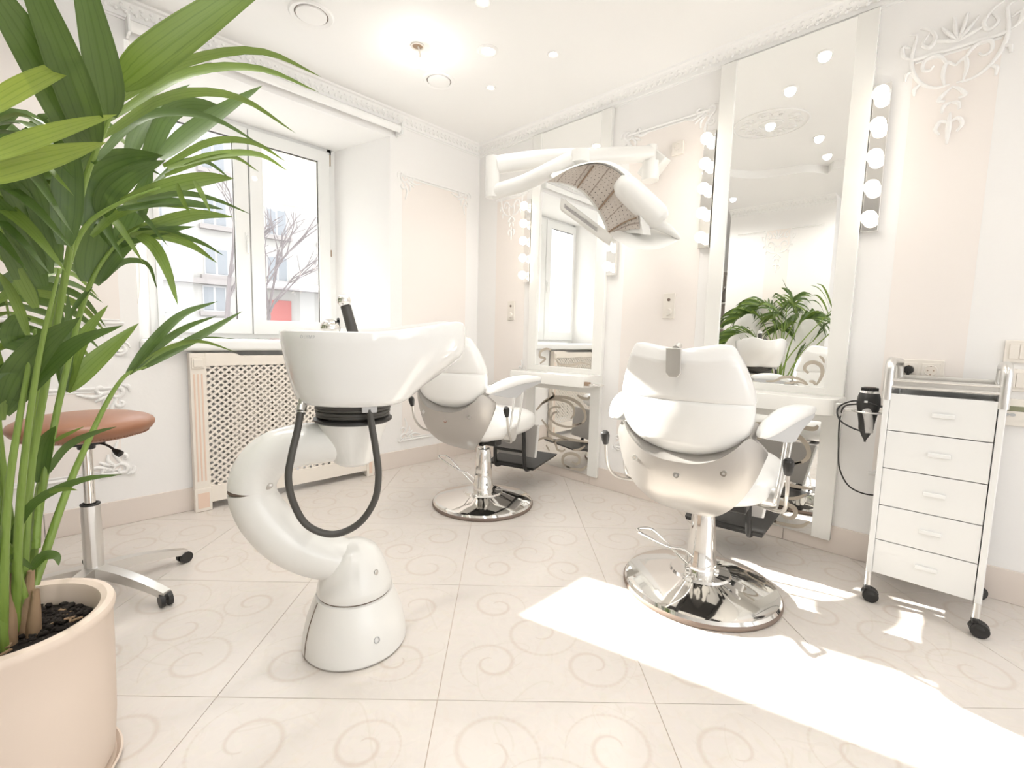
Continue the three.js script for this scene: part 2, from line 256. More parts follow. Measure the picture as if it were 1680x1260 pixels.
const floor = struct('floor', uvMetres(bb(-1.9, XM + 0.2, -0.2, -0.0022, -3.0, ZF + 0.1)), M.grout, 'pale floor laid with large scroll printed tiles set on the diagonal');
{
  const S = 0.603, g = plain(new RoundedBoxGeometry(S - 0.002, 0.009, S - 0.002, 1, 0.0007)), u = g.attributes.uv, p = g.attributes.position;
  for (let i = 0; i < p.count; i++) u.setXY(i, p.getX(i) / S + 0.5, p.getZ(i) / S + 0.5);
  const mats = [0, 1, 2].map((v) => new THREE.MeshPhysicalMaterial({ map: tileTex(v), roughness: 0.34, clearcoat: 0.15, clearcoatRoughness: 0.25 }));
  const a = S * Math.SQRT1_2;
  for (let i = -12; i <= 20; i++) for (let j = -14; j <= 16; j++) {
    const x = 0.731 + (i + j + 1) * a, z = -0.968 + (i - j) * a;
    if (x < -1.9 || x > XM + 0.38 || z < ZW - 0.38 || z > ZF + 0.3) continue;
    const t = obj('tile', g, mats[Math.abs(i * 5 + j * 3) % 3], floor);
    t.position.set(x, -0.0045, z); t.rotation.y = Math.PI / 4 + (Math.abs(i * 3 + j) % 4) * Math.PI / 2;
  }
}
// window wall with a splayed niche
const ZO = ZG - 0.12;
const wallBack = struct('wall_back', uvMetres(merge([
  bb(-1.9, WX0, 0, 2.73, ZO, ZW), bb(WX1, XM + 0.2, 0, 2.73, ZO, ZW),
  bb(WX0, WX1, 0, SILL - 0.06, ZO, ZW - 0.22), bb(WX0, 0.61, 0, SILL - 0.06, ZW - 0.22, ZW), bb(1.63, WX1, 0, SILL - 0.06, ZW - 0.22, ZW), bb(WX0, WX1, HEAD, 2.73, ZO, ZW),
  slab(1, 1, (u, v) => (u < 0.5 ? V(WX0, SILL - 0.06 + v * (HEAD - SILL + 0.06), ZW) : V(BX0, SILL - 0.06 + v * (HEAD - SILL + 0.06), ZO)), (u, v) => (u < 0.5 ? V(WX0 - 0.001, SILL - 0.06 + v * (HEAD - SILL + 0.06), ZW - 0.003) : V(WX0 - 0.001, SILL - 0.06 + v * (HEAD - SILL + 0.06), ZO)), 0.2),
  slab(1, 1, (u, v) => (u < 0.5 ? V(BX1, SILL - 0.06 + v * (HEAD - SILL + 0.06), ZO) : V(WX1, SILL - 0.06 + v * (HEAD - SILL + 0.06), ZW)), (u, v) => (u < 0.5 ? V(WX1 + 0.001, SILL - 0.06 + v * (HEAD - SILL + 0.06), ZO) : V(WX1 + 0.001, SILL - 0.06 + v * (HEAD - SILL + 0.06), ZW - 0.003)), 0.2),
])), M.wall, 'off white window wall with a deep splayed niche');
const wallRight = struct('wall_right', uvMetres(bb(XM, XM + 0.2, 0, 2.73, ZW, ZF)), M.wall, 'off white wall carrying the tall mirrors');
const wallLeft = struct('wall_left', uvMetres(merge([bb(XL - 0.2, XL, 0, SOFF + 0.01, -2.07, -1.07)])), M.wall, 'white wall pier mirrored behind the palm');
struct('wall_far', uvMetres(bb(-2.0, -1.8, 0, 2.73, ZO, ZF)), M.wall);
struct('wall_front', uvMetres(merge([bb(-2.0, -1.5, 0, 2.73, ZF, ZF + 0.2), bb(2.5, XM + 0.2, 0, 2.73, ZF, ZF + 0.2), bb(-1.5, 2.5, 0, 0.3, ZF, ZF + 0.2), bb(-1.5, 2.5, 2.4, 2.73, ZF, ZF + 0.2)])), M.wall);  // out of view, set well back so its opening lights the room evenly
{
  const w = new THREE.Group(); w.name = 'window_2'; w.userData.kind = 'structure'; w.userData.label = 'unseen wide window behind the camera, placed to light the room'; scene.add(w);  // unseen window, sized and placed to give soft light from behind the camera
  obj('frame', [bb(-1.5, 2.5, 0.3, 0.36, ZF + 0.06, ZF + 0.13), bb(-1.5, 2.5, 2.34, 2.4, ZF + 0.06, ZF + 0.13), ...[-1.5, -0.187, 1.127, 2.44].map((x) => bb(x, x + 0.06, 0.3, 2.4, ZF + 0.06, ZF + 0.13))], M.pvc, w);
  for (const x of [-1.44, -0.127, 1.187]) obj('pane', bb(x - 0.004, x + 1.257, 0.355, 2.345, ZF + 0.09, ZF + 0.094), M.glass, w);
}
// ceiling with a lower curved border towards the pier side
const ceiling = struct('ceiling', uvMetres(bb(-2.0, XM + 0.2, CEIL, CEIL + 0.2, ZO, ZF + 0.1)), M.ceiling);
{
  const pts = [[-1.8, -3.02], [-0.1, -3.02], [0.3, -2.35], [0.93, -1.84], [0.68, -1.54], [0.60, -1.35], [0.56, -1.15], [0.40, -1.02], [0.50, -0.96], [0.46, -0.4], [0.3, 0.2], [0.3, ZF], [-1.8, ZF]];
  const s = new THREE.Shape(); s.moveTo(pts[0][0], pts[0][1]); s.lineTo(pts[1][0], pts[1][1]);
  s.splineThru(pts.slice(2, 8).map((p) => new THREE.Vector2(...p))); s.lineTo(pts[8][0], pts[8][1]); s.splineThru(pts.slice(9, 12).map((p) => new THREE.Vector2(...p))); s.lineTo(pts[12][0], pts[12][1]);
  const g = new THREE.ExtrudeGeometry(s, { depth: CEIL - SOFF, bevelEnabled: false, curveSegments: 10 }).rotateX(Math.PI / 2).translate(0, CEIL, 0);
  const o = struct('trim_1', toCreasedNormals(plain(g), 0.5), M.ceiling, 'lowered curved ceiling border'); o.userData.kind = 'structure';
}
// skirting tiles
function skirting(name, make, from, to) {
  const o = new THREE.Group(); o.name = numbered(name); o.userData.kind = 'structure'; o.userData.label = 'beige tile skirting'; scene.add(o);
  let a = from, n = 0;
  while (a < to - 0.02) { const b = Math.min(a + 0.6, to); obj('tile', make(a + 0.001, b - 0.001), M.skirting, o); a = b; }
}
skirting('baseboard_back', (a, b) => bb(a, b, 0.0005, 0.128, ZW, ZW + 0.011, 0.002), -1.8, 0.60);
skirting('baseboard_back', (a, b) => bb(a, b, 0.0005, 0.128, ZW, ZW + 0.011, 0.002), 1.655, XM - 0.012);
skirting('baseboard_right', (a, b) => bb(XM - 0.011, XM, 0.0005, 0.132, a, b, 0.002), ZW + 0.012, ZF);
skirting('baseboard_left', (a, b) => bb(XL, XL + 0.011, 0.0005, 0.13, a, b, 0.002), -2.07, -1.07);
// cornices: swept profile with a carved leaf band
const profile = [[0, 0], [0.006, 0], [0.008, 0.008], [0.014, 0.010], [0.018, 0.030], [0.040, 0.045], [0.052, 0.062], [0.066, 0.066], [0.072, 0.075], [0, 0.075]];
function cornice(name, len, place, y) {
  const g = extr(profile, len), leaf = [];
  for (let d = 0.02; d < len - 0.02; d += 0.038) {
    leaf.push(new THREE.SphereGeometry(0.009, 8, 6).scale(0.8, 1.2, 1.0).translate(0.024, 0.033, d), new THREE.SphereGeometry(0.007, 8, 6).scale(1, 1, 1.3).translate(0.042, 0.05, d + 0.019));
    leaf.push(new THREE.TorusGeometry(0.010, 0.0028, 5, 9, 4.4).rotateY(Math.PI / 2).rotateX(d * 9).translate(0.032, 0.041, d + 0.01));
  }
  const o = struct(name, toCreasedNormals(plain(g), 0.4), M.plaster, 'white plaster cornice with a carved leaf band'); place(o);
  const c = obj('carved_band', leaf, M.plaster, o); c.userData.kind = 'stuff';
}
cornice('trim_2', ZF - ZW, (o) => { o.scale.x = -1; o.position.set(XM, 2.455, ZW); });
cornice('trim_3', XM + 1.8, (o) => { o.rotation.y = -Math.PI / 2; o.scale.z = 1; o.position.set(XM, 2.455, ZW); });
cornice('trim_4', 1.0, (o) => { o.position.set(XL, 2.39, -2.07); });

// wall panels: pale pink field and a raised moulding round it. plane 'R' = right wall (a = z), 'B' = window wall (a = x), 'L' = pier
const onWall = { R: (a, y, d) => V(XM - d, y, a), B: (a, y, d) => V(a, y, ZW + d), L: (a, y, d) => V(XL + d, y, a) };
const wallOf = { R: wallRight, B: wallBack, L: wallLeft };
function flat(w, a0, a1, y0, y1, d0, d1) {
  const p = onWall[w](a0, y0, d0), q = onWall[w](a1, y1, d1);
  return bb(Math.min(p.x, q.x), Math.max(p.x, q.x), y0, y1, Math.min(p.z, q.z), Math.max(p.z, q.z));
}
function halfRound(w, pts, r, k = 8) { return vtube(pts.map(([a, y]) => onWall[w](a, y, 0.001)), pts.map(() => r), Math.max(2, pts.length * 6), k); }
const straight = (w, a0, y0, a1, y1, r) => { const m = (t) => [a0 + (a1 - a0) * t, y0 + (y1 - y0) * t]; return halfRound(w, [m(0), m(0.5), m(1)], r); };
function panel(w, a0, a1, y0, y1, pinkToo = true) {
  if (pinkToo) obj('panel_field', flat(w, a0 + 0.012, a1 - 0.012, y0 + 0.012, y1 - 0.012, 0, 0.0015), M.pink, wallOf[w]);
  obj('moulding', [0.0, 0.016].flatMap((i, n) => { const r = n ? 0.004 : 0.008; return [straight(w, a0 + i, y0 + i, a0 + i, y1 - i, r), straight(w, a1 - i, y0 + i, a1 - i, y1 - i, r), straight(w, a0 + i, y0 + i, a1 - i, y0 + i, r), straight(w, a0 + i, y1 - i, a1 - i, y1 - i, r)]; }), M.plaster, wallOf[w]);
}
// rococo scroll ornaments from tapered strokes (a, y offsets in metres)
function ornament(w, a, y, s, strokes, mirror, r = 0.007) {
  const list = [];
  for (const m of mirror ? [1, -1] : [1]) for (const q of strokes) {
    const pts = []; for (let i = 0; i < q.length; i += 2) pts.push(onWall[w](a + m * q[i] * s, y + q[i + 1] * Math.abs(s), 0.002));
    list.push(vtube(pts, [r * 0.5, r, r * 1.15, r * 0.9, r * 0.6], 22, 7));
  }
  return obj('plaster_ornament', list, M.plaster, wallOf[w]);
}
const curl = (x, y, r, a0, turns, dir = 1) => { const q = []; for (let i = 0; i <= 12; i++) { const t = i / 12, R = r * (1 - 0.8 * t), b = a0 + dir * t * turns * 6.283; q.push(x + Math.cos(b) * R, y + Math.sin(b) * R); } return q; };
const corner = [curl(0, 0, 0.035, 0, 1.2), curl(0.06, -0.01, 0.028, 3, 1.0, -1), curl(-0.01, 0.06, 0.028, -1.6, 1.0), [0.03, 0.0, 0.09, 0.025, 0.15, 0.01], [0, 0.03, 0.025, 0.09, 0.01, 0.15], [0.02, 0.02, 0.05, 0.05, 0.05, 0.085], [0.02, 0.02, 0.06, 0.035, 0.085, 0.05], [-0.02, -0.03, -0.045, -0.02, -0.05, 0.01]];
const crest = [
  [0.005, 0.09, 0.026, 0.098, 0.044, 0.126, 0.07, 0.143, 0.097, 0.132, 0.1, 0.098, 0.079, 0.088, 0.066, 0.103],
  [0.009, 0.012, 0.053, 0.012, 0.097, 0.04, 0.128, 0.09, 0.14, 0.146, 0.137, 0.20, 0.132, 0.246, 0.154, 0.257],
  [0.026, 0.006, 0.035, 0.062, 0.026, 0.10, 0, 0.08], [0.145, 0.20, 0.172, 0.213, 0.168, 0.174, 0.145, 0.157], [0.09, 0.24, 0.11, 0.20, 0.085, 0.18, 0.07, 0.21, 0.09, 0.25, 0.12, 0.27],
  [0, 0, 0.026, -0.022, 0.04, -0.044, 0.02, -0.05], [0, -0.06, 0.022, -0.07, 0.026, -0.095], [0, -0.10, 0.002, -0.16, 0, -0.222], [0, -0.14, 0.026, -0.128, 0.04, -0.156, 0.026, -0.18], [0.10, 0.045, 0.12, 0.03, 0.12, 0.0], [0.125, 0.1, 0.15, 0.1, 0.155, 0.07],
  [0, 0.17, 0.03, 0.21, 0.055, 0.245], [0, 0.17, 0.012, 0.22, 0.02, 0.27], [0, 0.17, 0.045, 0.19, 0.075, 0.20], [0, 0.17, 0.0, 0.22, 0.0, 0.28],
];
// right wall
panel('R', -0.29, -0.005, 0.42, 2.20); ornament('R', -0.147, 2.05, 1, crest, true);
panel('R', -1.635, -1.13, 0.30, 2.26); ornament('R', -1.635, 2.26, -1, corner.map((q) => q.map((v, i) => (i % 2 ? -v : -v))), false); ornament('R', -1.13, 2.26, 1, corner.map((q) => q.map((v, i) => -v)), false);
ornament('R', -1.60, 0.30, 1, corner, false);
panel('R', -2.815, -2.47, 0.62, 2.08); ornament('R', -2.64, 1.93, 0.8, crest, true, 0.006);
ornament('R', -2.50, 0.72, 0.7, corner, false);
// window wall
panel('B', 1.915, 2.54, 0.20, 2.14); ornament('B', 1.94, 2.12, 1, corner.map((q) => q.map((v, i) => (i % 2 ? -v : v))), false); ornament('B', 2.52, 2.12, 1, corner.map((q) => q.map((v) => -v)), false); ornament('B', 1.94, 0.22, 1, corner, false); ornament('B', 2.52, 0.22, 1, corner.map((q) => q.map((v, i) => (i % 2 ? v : -v))), false);
panel('B', -0.9, 0.33, 1.02, 2.25); ornament('B', 0.315, 0.90, 1, [curl(0, 0, 0.035, 0, 1.3), curl(0, 0.0, 0.05, 3, 0.6)], false);
panel('B', -0.9, 0.305, 0.27, 0.70); ornament('B', 0.29, 0.685, 1, corner.map((q) => q.map((v) => -v)), false, 0.009); ornament('B', 0.29, 0.285, 1, corner.map((q) => q.map((v, i) => (i % 2 ? v : -v))), false, 0.009);
// pier behind the camera's palm
panel('L', -1.98, -1.70, 0.3, 2.2, false); panel('L', -1.44, -1.16, 0.3, 2.2, false); obj('panel_field', flat('L', -1.68, -1.46, 0.3, 2.2, 0, 0.0015), M.pink, wallLeft); ornament('L', -1.57, 1.95, 0.9, crest, true, 0.006);

// ---------- window ----------
{
  const w = new THREE.Group(); w.name = 'window_1'; w.userData.kind = 'structure'; w.userData.label = 'white double casement window in the deep niche'; scene.add(w);
  const z0 = ZG - 0.07, z1 = ZG, xm = 1.09, y0 = 0.945, y1 = HEAD;
  obj('frame', [bb(BX0 - 0.03, BX0 + 0.03, y0, y1 + 0.02, z0, z1), bb(BX1 - 0.03, BX1 + 0.03, y0, y1 + 0.02, z0, z1), bb(BX0, BX1, y0, y0 + 0.035, z0, z1), bb(BX0, BX1, y1 - 0.035, y1 + 0.02, z0, z1), bb(xm - 0.035, xm + 0.035, y0, y1, z0, z1 - 0.005)], M.pvc, w);
  for (const [a, b] of [[BX0 + 0.01, xm - 0.004], [xm + 0.004, BX1 - 0.018]]) {
    const g0 = a + 0.055, g1 = b - 0.10 + (a > 1 ? 0.012 : 0), left = a > 1 ? 0.075 : 0.02, ga = a + left + 0.01, gb = b - 0.088, ya = 1.075, yb = 2.262;
    const s = obj('sash', [bb(a, ga, 0.975, 2.345, z1 - 0.012, z1 + 0.018, 0.004), bb(gb, b, 0.975, 2.345, z1 - 0.012, z1 + 0.018, 0.004), bb(ga - 0.005, gb + 0.005, 0.975, ya, z1 - 0.012, z1 + 0.018, 0.004), bb(ga - 0.005, gb + 0.005, yb, 2.345, z1 - 0.012, z1 + 0.018, 0.004)], M.pvc, w);
    obj('pane', bb(ga - 0.004, gb + 0.004, ya - 0.004, yb + 0.004, z1 - 0.006, z1 - 0.002), M.glass, s);
    obj('gasket', [bb(ga, gb, yb - 0.007, yb, z1 - 0.002, z1 + 0.006), bb(gb - 0.006, gb, ya, yb, z1 - 0.002, z1 + 0.006)], M.gasket, s);
    if (a > 1) obj('hinge', [bb(b - 0.002, b + 0.008, 2.25, 2.33, z1, z1 + 0.02, 0.003), bb(b - 0.002, b + 0.008, 1.58, 1.63, z1, z1 + 0.02, 0.003)], M.hinge, s);
    else obj('handle', [bb(b - 0.03, b - 0.005, 1.60, 1.66, z1 + 0.018, z1 + 0.026, 0.004), bb(b - 0.025, b - 0.012, 1.52, 1.64, z1 + 0.03, z1 + 0.042, 0.005)], M.pvc, s);
  }
  obj('window_sill', [bb(WX0 - 0.005, WX1 + 0.09, SILL - 0.06, SILL, ZW - 0.01, ZW + 0.055, 0.018), bb(BX0 - 0.14, BX1 + 0.14, SILL - 0.05, SILL - 0.001, ZG - 0.06, ZW)], M.pvc, w);
  obj('shutter_box', [bb(1.10, BX1, 1.93, 2.6, ZO - 0.06, ZO - 0.02), bb(1.10, BX1, 1.905, 1.935, ZO - 0.065, ZO - 0.015, 0.004)], M.blind, w);
}
{
  const t = thing('roller_blind', 'white roller blind tube with brackets above the window', 'blind', [0, 0, 0]);
  obj('tube', bar(V(0.41, 2.415, ZW + 0.055), V(1.87, 2.415, ZW + 0.055), 0.024, 20), M.plaster, t);
  obj('bracket', bb(0.398, 0.41, 2.375, 2.455, ZW, ZW + 0.085, 0.004), M.pvc, t); obj('bracket', bb(1.87, 1.882, 2.375, 2.455, ZW, ZW + 0.085, 0.004), M.pvc, t);
  obj('bead_chain', tube([[0.405, 2.39, ZW + 0.05], [0.40, 1.9, ZW + 0.04], [0.395, 1.2, ZW + 0.03], [0.385, 1.12, ZW + 0.03]], 0.0015, 30, 5), M.socket, t);
}
// ---------- radiator and its lattice cover ----------
{
  const t = thing('radiator', 'cream ribbed radiator behind the lattice screen', 'radiator', [0, 0, 0]);
  for (let i = 0; i < 10; i++) obj('section', bb(0.80 + i * 0.078, 0.872 + i * 0.078, 0.16, 0.77, ZW - 0.12, ZW - 0.04, 0.02), M.radiator, t);
  const c = thing('radiator_cover', 'cream wooden radiator cover with diamond lattice and fluted pilasters', 'radiator cover', [0, 0, 0]);
  const zf = -2.958, X0 = 0.585, X1 = 1.65;
  for (const [a, b] of [[X0, 0.66], [X1 - 0.045, X1]]) {
    const p = obj('pilaster', [bb(a, b, 0.001, 0.872, ZW + 0.012, zf, 0.003), bb(a - 0.004, b + 0.003, 0.001, 0.13, zf - 0.03, zf + 0.008, 0.003)], M.cream, c);
    const n = b - a > 0.06 ? 3 : 2, w = (b - a) / (n + 1.2);
    for (let k = 0; k < n; k++) obj('flute', bb(a + w * (0.75 + k), a + w * (1.2 + k), 0.17, 0.76, zf - 0.003, zf + 0.0012, 0.001), M.creamGroove, p);
    obj('rosette', [bb(a + 0.008, b - 0.008, 0.79, 0.85, zf, zf + 0.006, 0.002), bb(a + 0.016, b - 0.016, 0.798, 0.842, zf, zf + 0.010, 0.003)], M.cream, p);
    obj('foot_panel', bb(a + 0.01, b - 0.01, 0.02, 0.105, zf + 0.008, zf + 0.0095, 0.0005), M.creamGroove, p);
  }
  const L = 0.66, R = X1 - 0.045, B = 0.135, T = 0.803;
  const rail = extr([[L, 0.803], [R, 0.803], [R, 0.872], [R - 0.12, 0.872], [R - 0.15, 0.866], [R - 0.165, 0.857], [L + 0.17, 0.857], [L + 0.155, 0.866], [L + 0.13, 0.873], [L, 0.873]], 0.018).translate(0, 0, zf - 0.020);
  obj('top_rail', rail, M.cream, c);
  obj('bottom_rail', bb(L, R, 0.042, B, zf - 0.02, zf - 0.002, 0.002), M.cream, c);
  obj('side_return', bb(X0 + 0.002, X0 + 0.014, 0.01, 0.87, ZW + 0.012, zf - 0.005), M.cream, c);
  // slats: two crossed layers clipped to the opening
  const px = 0.0405, py = 0.0345, slope = py / px, unit = new THREE.BoxGeometry(1, 1, 1);
  for (const sg of [1, -1]) for (let k = -40; k < 60; k++) {
    const x0 = L + k * px + (sg < 0 ? 0.004 : 0), f = (x) => B + sg * slope * (x - x0) + (sg < 0 ? T - B : 0);
    let a = L - 0.004, b = R + 0.004;
    const xa = x0 + (sg > 0 ? 0 : 0), inv = (y) => x0 + (y - B - (sg < 0 ? T - B : 0)) / (sg * slope);
    const q0 = inv(B - 0.004), q1 = inv(T + 0.004); a = Math.max(a, Math.min(q0, q1)); b = Math.min(b, Math.max(q0, q1));
    if (b - a < 0.008) continue;
    const len = Math.hypot(b - a, f(b) - f(a)), m = obj('slat', unit, M.cream, c);
    m.scale.set(len, 0.0112, 0.0024); m.position.set((a + b) / 2, (f(a) + f(b)) / 2, zf - 0.008 - (sg > 0 ? 0 : 0.0025)); m.rotation.z = Math.atan2(f(b) - f(a), b - a);
  }
}
// ---------- mirror stations ----------
const swirlLow = [[0.0223, 0.022, 0.456, 0.088, 0.524, 0.17, 0.568, 0.25, 0.58, 0.336, 0.577, 0.405, 0.554, 0.459, 0.506, 0.469, 0.453, 0.441, 0.418, 0.36, 0.394], [0.0195, 0.072, 0.509, 0.146, 0.546, 0.235, 0.559, 0.33, 0.545, 0.369, 0.513, 0.371, 0.47, 0.346, 0.435], [0.0175, 0.253, 0.505, 0.189, 0.5, 0.149, 0.472, 0.151, 0.421, 0.194, 0.388, 0.275, 0.372, 0.36, 0.381, 0.441, 0.418], [0.0151, 0.223, 0.469, 0.183, 0.451, 0.168, 0.417], [0.0228, 0.077, 0.391, 0.129, 0.346, 0.156, 0.311, 0.23, 0.297, 0.326, 0.288, 0.418, 0.291, 0.5, 0.294], [0.0185, 0.031, 0.217, 0.099, 0.256, 0.183, 0.257, 0.217, 0.231, 0.235, 0.195, 0.283, 0.191, 0.306, 0.208], [0.016, 0.192, 0.239, 0.248, 0.268, 0.326, 0.282], [0.0129, 0.127, 0.208, 0.162, 0.168], [0.0224, 0.352, 0.085, 0.295, 0.098, 0.286, 0.141, 0.323, 0.177, 0.385, 0.189, 0.431, 0.176, 0.432, 0.139, 0.403, 0.12, 0.372, 0.13], [0.0175, 0.32, 0.085, 0.39, 0.083, 0.464, 0.096, 0.5, 0.13], [0.019, 0.168, 0.606, 0.185, 0.586, 0.146, 0.556], [0.0212, 0.395, 0.608, 0.433, 0.594, 0.484, 0.593, 0.498, 0.61], [0.0154, 0.376, 0.215, 0.435, 0.233, 0.478, 0.265]];
const swirlUp2 = [[0.0135, 0.252, 0.806, 0.292, 0.81, 0.324, 0.829, 0.356, 0.835, 0.395, 0.831, 0.427, 0.816, 0.439, 0.803], [0.0091, 0.339, 0.803, 0.371, 0.807, 0.402, 0.814, 0.435, 0.803], [0.0177, 0.439, 0.861, 0.422, 0.876, 0.424, 0.897, 0.444, 0.913, 0.471, 0.911, 0.49, 0.895, 0.496, 0.864, 0.488, 0.832, 0.475, 0.806], [0.0104, 0.478, 0.946, 0.492, 0.933, 0.5, 0.913], [0.0141, 0.445, 0.821, 0.463, 0.819, 0.471, 0.806]];
const swirlUp1 = [[0.019, 0.043, 0.808, 0.092, 0.847, 0.04, 0.862, 0.045, 0.896, 0.1, 0.92, 0.144, 0.913], [0.0151, 0.19, 0.852, 0.224, 0.816, 0.276, 0.811, 0.358, 0.82, 0.416, 0.835, 0.495, 0.824]];
function strokeGeo(q, zl, x) {   // a tapered ribbon half a millimetre proud of the glass
  const w = q[0], pts = []; for (let i = 1; i < q.length; i += 2) pts.push(V(zl + q[i], q[i + 1], 0));
  const c = curve(pts), n = 36, L = [], R = [];
  for (let i = 0; i <= n; i++) { const t = i / n, p = c.getPoint(t), d = c.getTangent(t), k = w * 0.5 * (0.3 + 0.75 * Math.sin(Math.PI * (0.12 + 0.8 * t))); L.push([p.x - d.y * k, p.y + d.x * k]); R.push([p.x + d.y * k, p.y - d.x * k]); }
  const P = [], idx = [];
  for (let i = 0; i <= n; i++) { P.push(x, L[i][1], L[i][0], x, R[i][1], R[i][0]); if (i < n) { const a = 2 * i; idx.push(a, a + 1, a + 3, a, a + 3, a + 2); } }
  const g = new THREE.BufferGeometry(); g.setAttribute('position', new THREE.Float32BufferAttribute(P, 3)); g.setIndex(idx); g.computeVertexNormals();
  const nrm = g.attributes.normal; for (let i = 0; i < nrm.count; i++) nrm.setXYZ(i, -1, 0, 0);
  return g;
}
function station(zl, zr, up, label, shelfLabel) {
  const s = thing('mirror_station', label, 'mirror', [0, 0, 0]), f = 0.079, xf = XM - 0.03, xg = XM - 0.022;
  obj('frame', [bb(xf, XM, 0.062, 2.453, zr, zr + f, 0.003), bb(xf, XM, 0.062, 2.453, zl - f, zl, 0.003), bb(xf, XM - 0.001, 0.632, 0.797, zl - 0.002, zr + 0.002, 0.002)], M.lacquer, s);
  const u = obj('upper_mirror', bb(xg, XM - 0.002, 0.797, 2.452, zl, zr), M.mirror, s), l = obj('lower_mirror', bb(xg, XM - 0.002, 0.065, 0.632, zl, zr), M.mirror, s);
  obj('etched_scrolls', up.map((q) => strokeGeo(q, zl, xg - 0.0006)), M.etched, u); obj('etched_scrolls', swirlLow.map((q) => strokeGeo(q, zl, xg - 0.0006)), M.etched, l);
  // shelf with rounded front corners
  const sh = new THREE.Shape(), a = zl - f + 0.0, b = zr + f + 0.005, d = 0.205, r = 0.06;
  sh.moveTo(a, 0.007); sh.lineTo(b, 0.007); sh.lineTo(b, d - r); sh.quadraticCurveTo(b, d, b - r, d); sh.lineTo(a + r, d); sh.quadraticCurveTo(a, d, a, d - r); sh.closePath();
  const g = new THREE.ExtrudeGeometry(sh, { depth: 0.062, bevelEnabled: true, bevelSize: 0.006, bevelThickness: 0.006, bevelSegments: 3, curveSegments: 12 });
  g.applyMatrix4(new THREE.Matrix4().set(0, -1, 0, xf - 0.0005, 0, 0, 1, 0.695, 1, 0, 0, 0, 0, 0, 0, 1));
  const o = obj('shelf', toCreasedNormals(plain(g), 0.5), M.lacquer); tag(o, shelfLabel, 'shelf');
  return s;
}
station(-2.328, -1.822, swirlUp1, 'tall white framed mirror with etched scrolls, nearer the window corner', 'white rounded shelf on the mirror beside the corner, behind the farther chair');
station(-0.997, -0.487, swirlUp2, 'tall white framed mirror with etched scrolls, in front of the nearer chair', 'white rounded shelf on the mirror in front of the nearer chair');
// lamp strips
function strip(z, y0, y1, label) {
  const t = thing('bulb_strip', label, 'lamp', [XM, y0, z], 0, 'make-up bulb strips'), h = y1 - y0;
  obj('rail', box(0.036, h, 0.062, -0.0181, h / 2, 0, 0.003), M.chrome, t);
  for (let i = 0; i < 5; i++) {
    const y = h * (0.085 + i * 0.2075);
    const b = obj('bulb', ball(0.030, -0.075, y, 0, 24), M.bulb, t);
    obj('lamp_holder', new THREE.CylinderGeometry(0.016, 0.02, 0.022, 20).rotateZ(Math.PI / 2).translate(-0.044, y, 0), M.socket, b);
    const p = new THREE.PointLight(LAMP, BULB_CD); p.position.set(-0.075, y, 0); p.castShadow = true; p.shadow.radius = 1.4; t.add(p); p.name = 'bulb_light';
  }
}
strip(-2.44, 1.41, 2.01, 'chrome strip of five lit bulbs on the corner side of the farther mirror');
strip(-1.70, 1.41, 2.01, 'chrome strip of five lit bulbs partly hidden by the hair processor');
strip(-1.112, 1.515, 2.135, 'chrome strip of five lit bulbs left of the nearer mirror');
strip(-0.372, 1.505, 2.125, 'chrome strip of five lit bulbs right of the nearer mirror');
// ---------- styling chairs (local: +x forward, z to the sitter's right) ----------
const shellBot = (z) => sinterp([0, 0.06, 0.12, 0.18, 0.225, 0.252], [0.362, 0.376, 0.415, 0.482, 0.565, 0.650], Math.abs(z));
const shellTop = (z) => sinterp([0, 0.06, 0.12, 0.17, 0.207, 0.23, 0.252], [0.605, 0.609, 0.630, 0.668, 0.708, 0.69, 0.656], Math.abs(z));
const shellX = (y, z) => sinterp([0.36, 0.40, 0.45, 0.50, 0.58, 0.65, 0.72], [-0.17, -0.255, -0.315, -0.352, -0.392, -0.412, -0.422], y) + 0.115 * Math.pow(Math.abs(z) / 0.252, 3.6);
const backW = (y) => sinterp([0.625, 0.64, 0.66, 0.69, 0.73, 0.83, 0.91, 0.96, 0.99, 1.005], [0.06, 0.11, 0.155, 0.19, 0.209, 0.213, 0.190, 0.168, 0.15, 0.118], y);
const backX = (y) => sinterp([0.62, 0.66, 0.75, 0.83, 0.92, 1.0], [-0.325, -0.352, -0.380, -0.392, -0.408, -0.430], y);
function backPad(y0, y1, t, grow) {
  const nu = 40, nv = 26;
  const f = (u, v) => {
    const y = y0 + (y1 - y0) * v, a = u * 2 * Math.PI, c = Math.cos(a), s = Math.sin(a), e = 0.55;
    let k = 1; const em = Math.min(v, 1 - v) * (y1 - y0); if (em < 0.012) k = 0.90 + 0.10 * Math.sqrt(em / 0.012);
    const tt = (t + grow) * k * (y > 0.95 ? Math.max(0.25, 1 - (y - 0.95) * 11) : 1) * (y < 0.67 ? 0.55 + 0.45 * (y - 0.625) / 0.045 : 1);
    const w = (backW(y) + grow) * (0.97 + 0.03 * k), z = w * Math.sign(s) * Math.pow(Math.abs(s), e), dx = tt * Math.sign(c) * Math.pow(Math.abs(c), e);
    const dip = 0.03 * (1 - Math.min(1, (z / 0.15) ** 2)) * clamp((y - 0.88) / 0.12, 0, 1);
    return V(backX(y) + dx + 0.045 * (z / 0.21) ** 2, y - dip, z);
  };
  const caps = [0, 1].map((v) => gridGeo(nu, 3, (u, q) => f(u, v).lerp(V(backX(y0 + (y1 - y0) * v), (y0 + (y1 - y0) * v) - (v && y1 > 0.95 ? 0.03 : 0), 0), q), v === 1));
  return smoothed(mergeGeometries([gridGeo(nu, nv, f, true), ...caps]), 0.9);
}
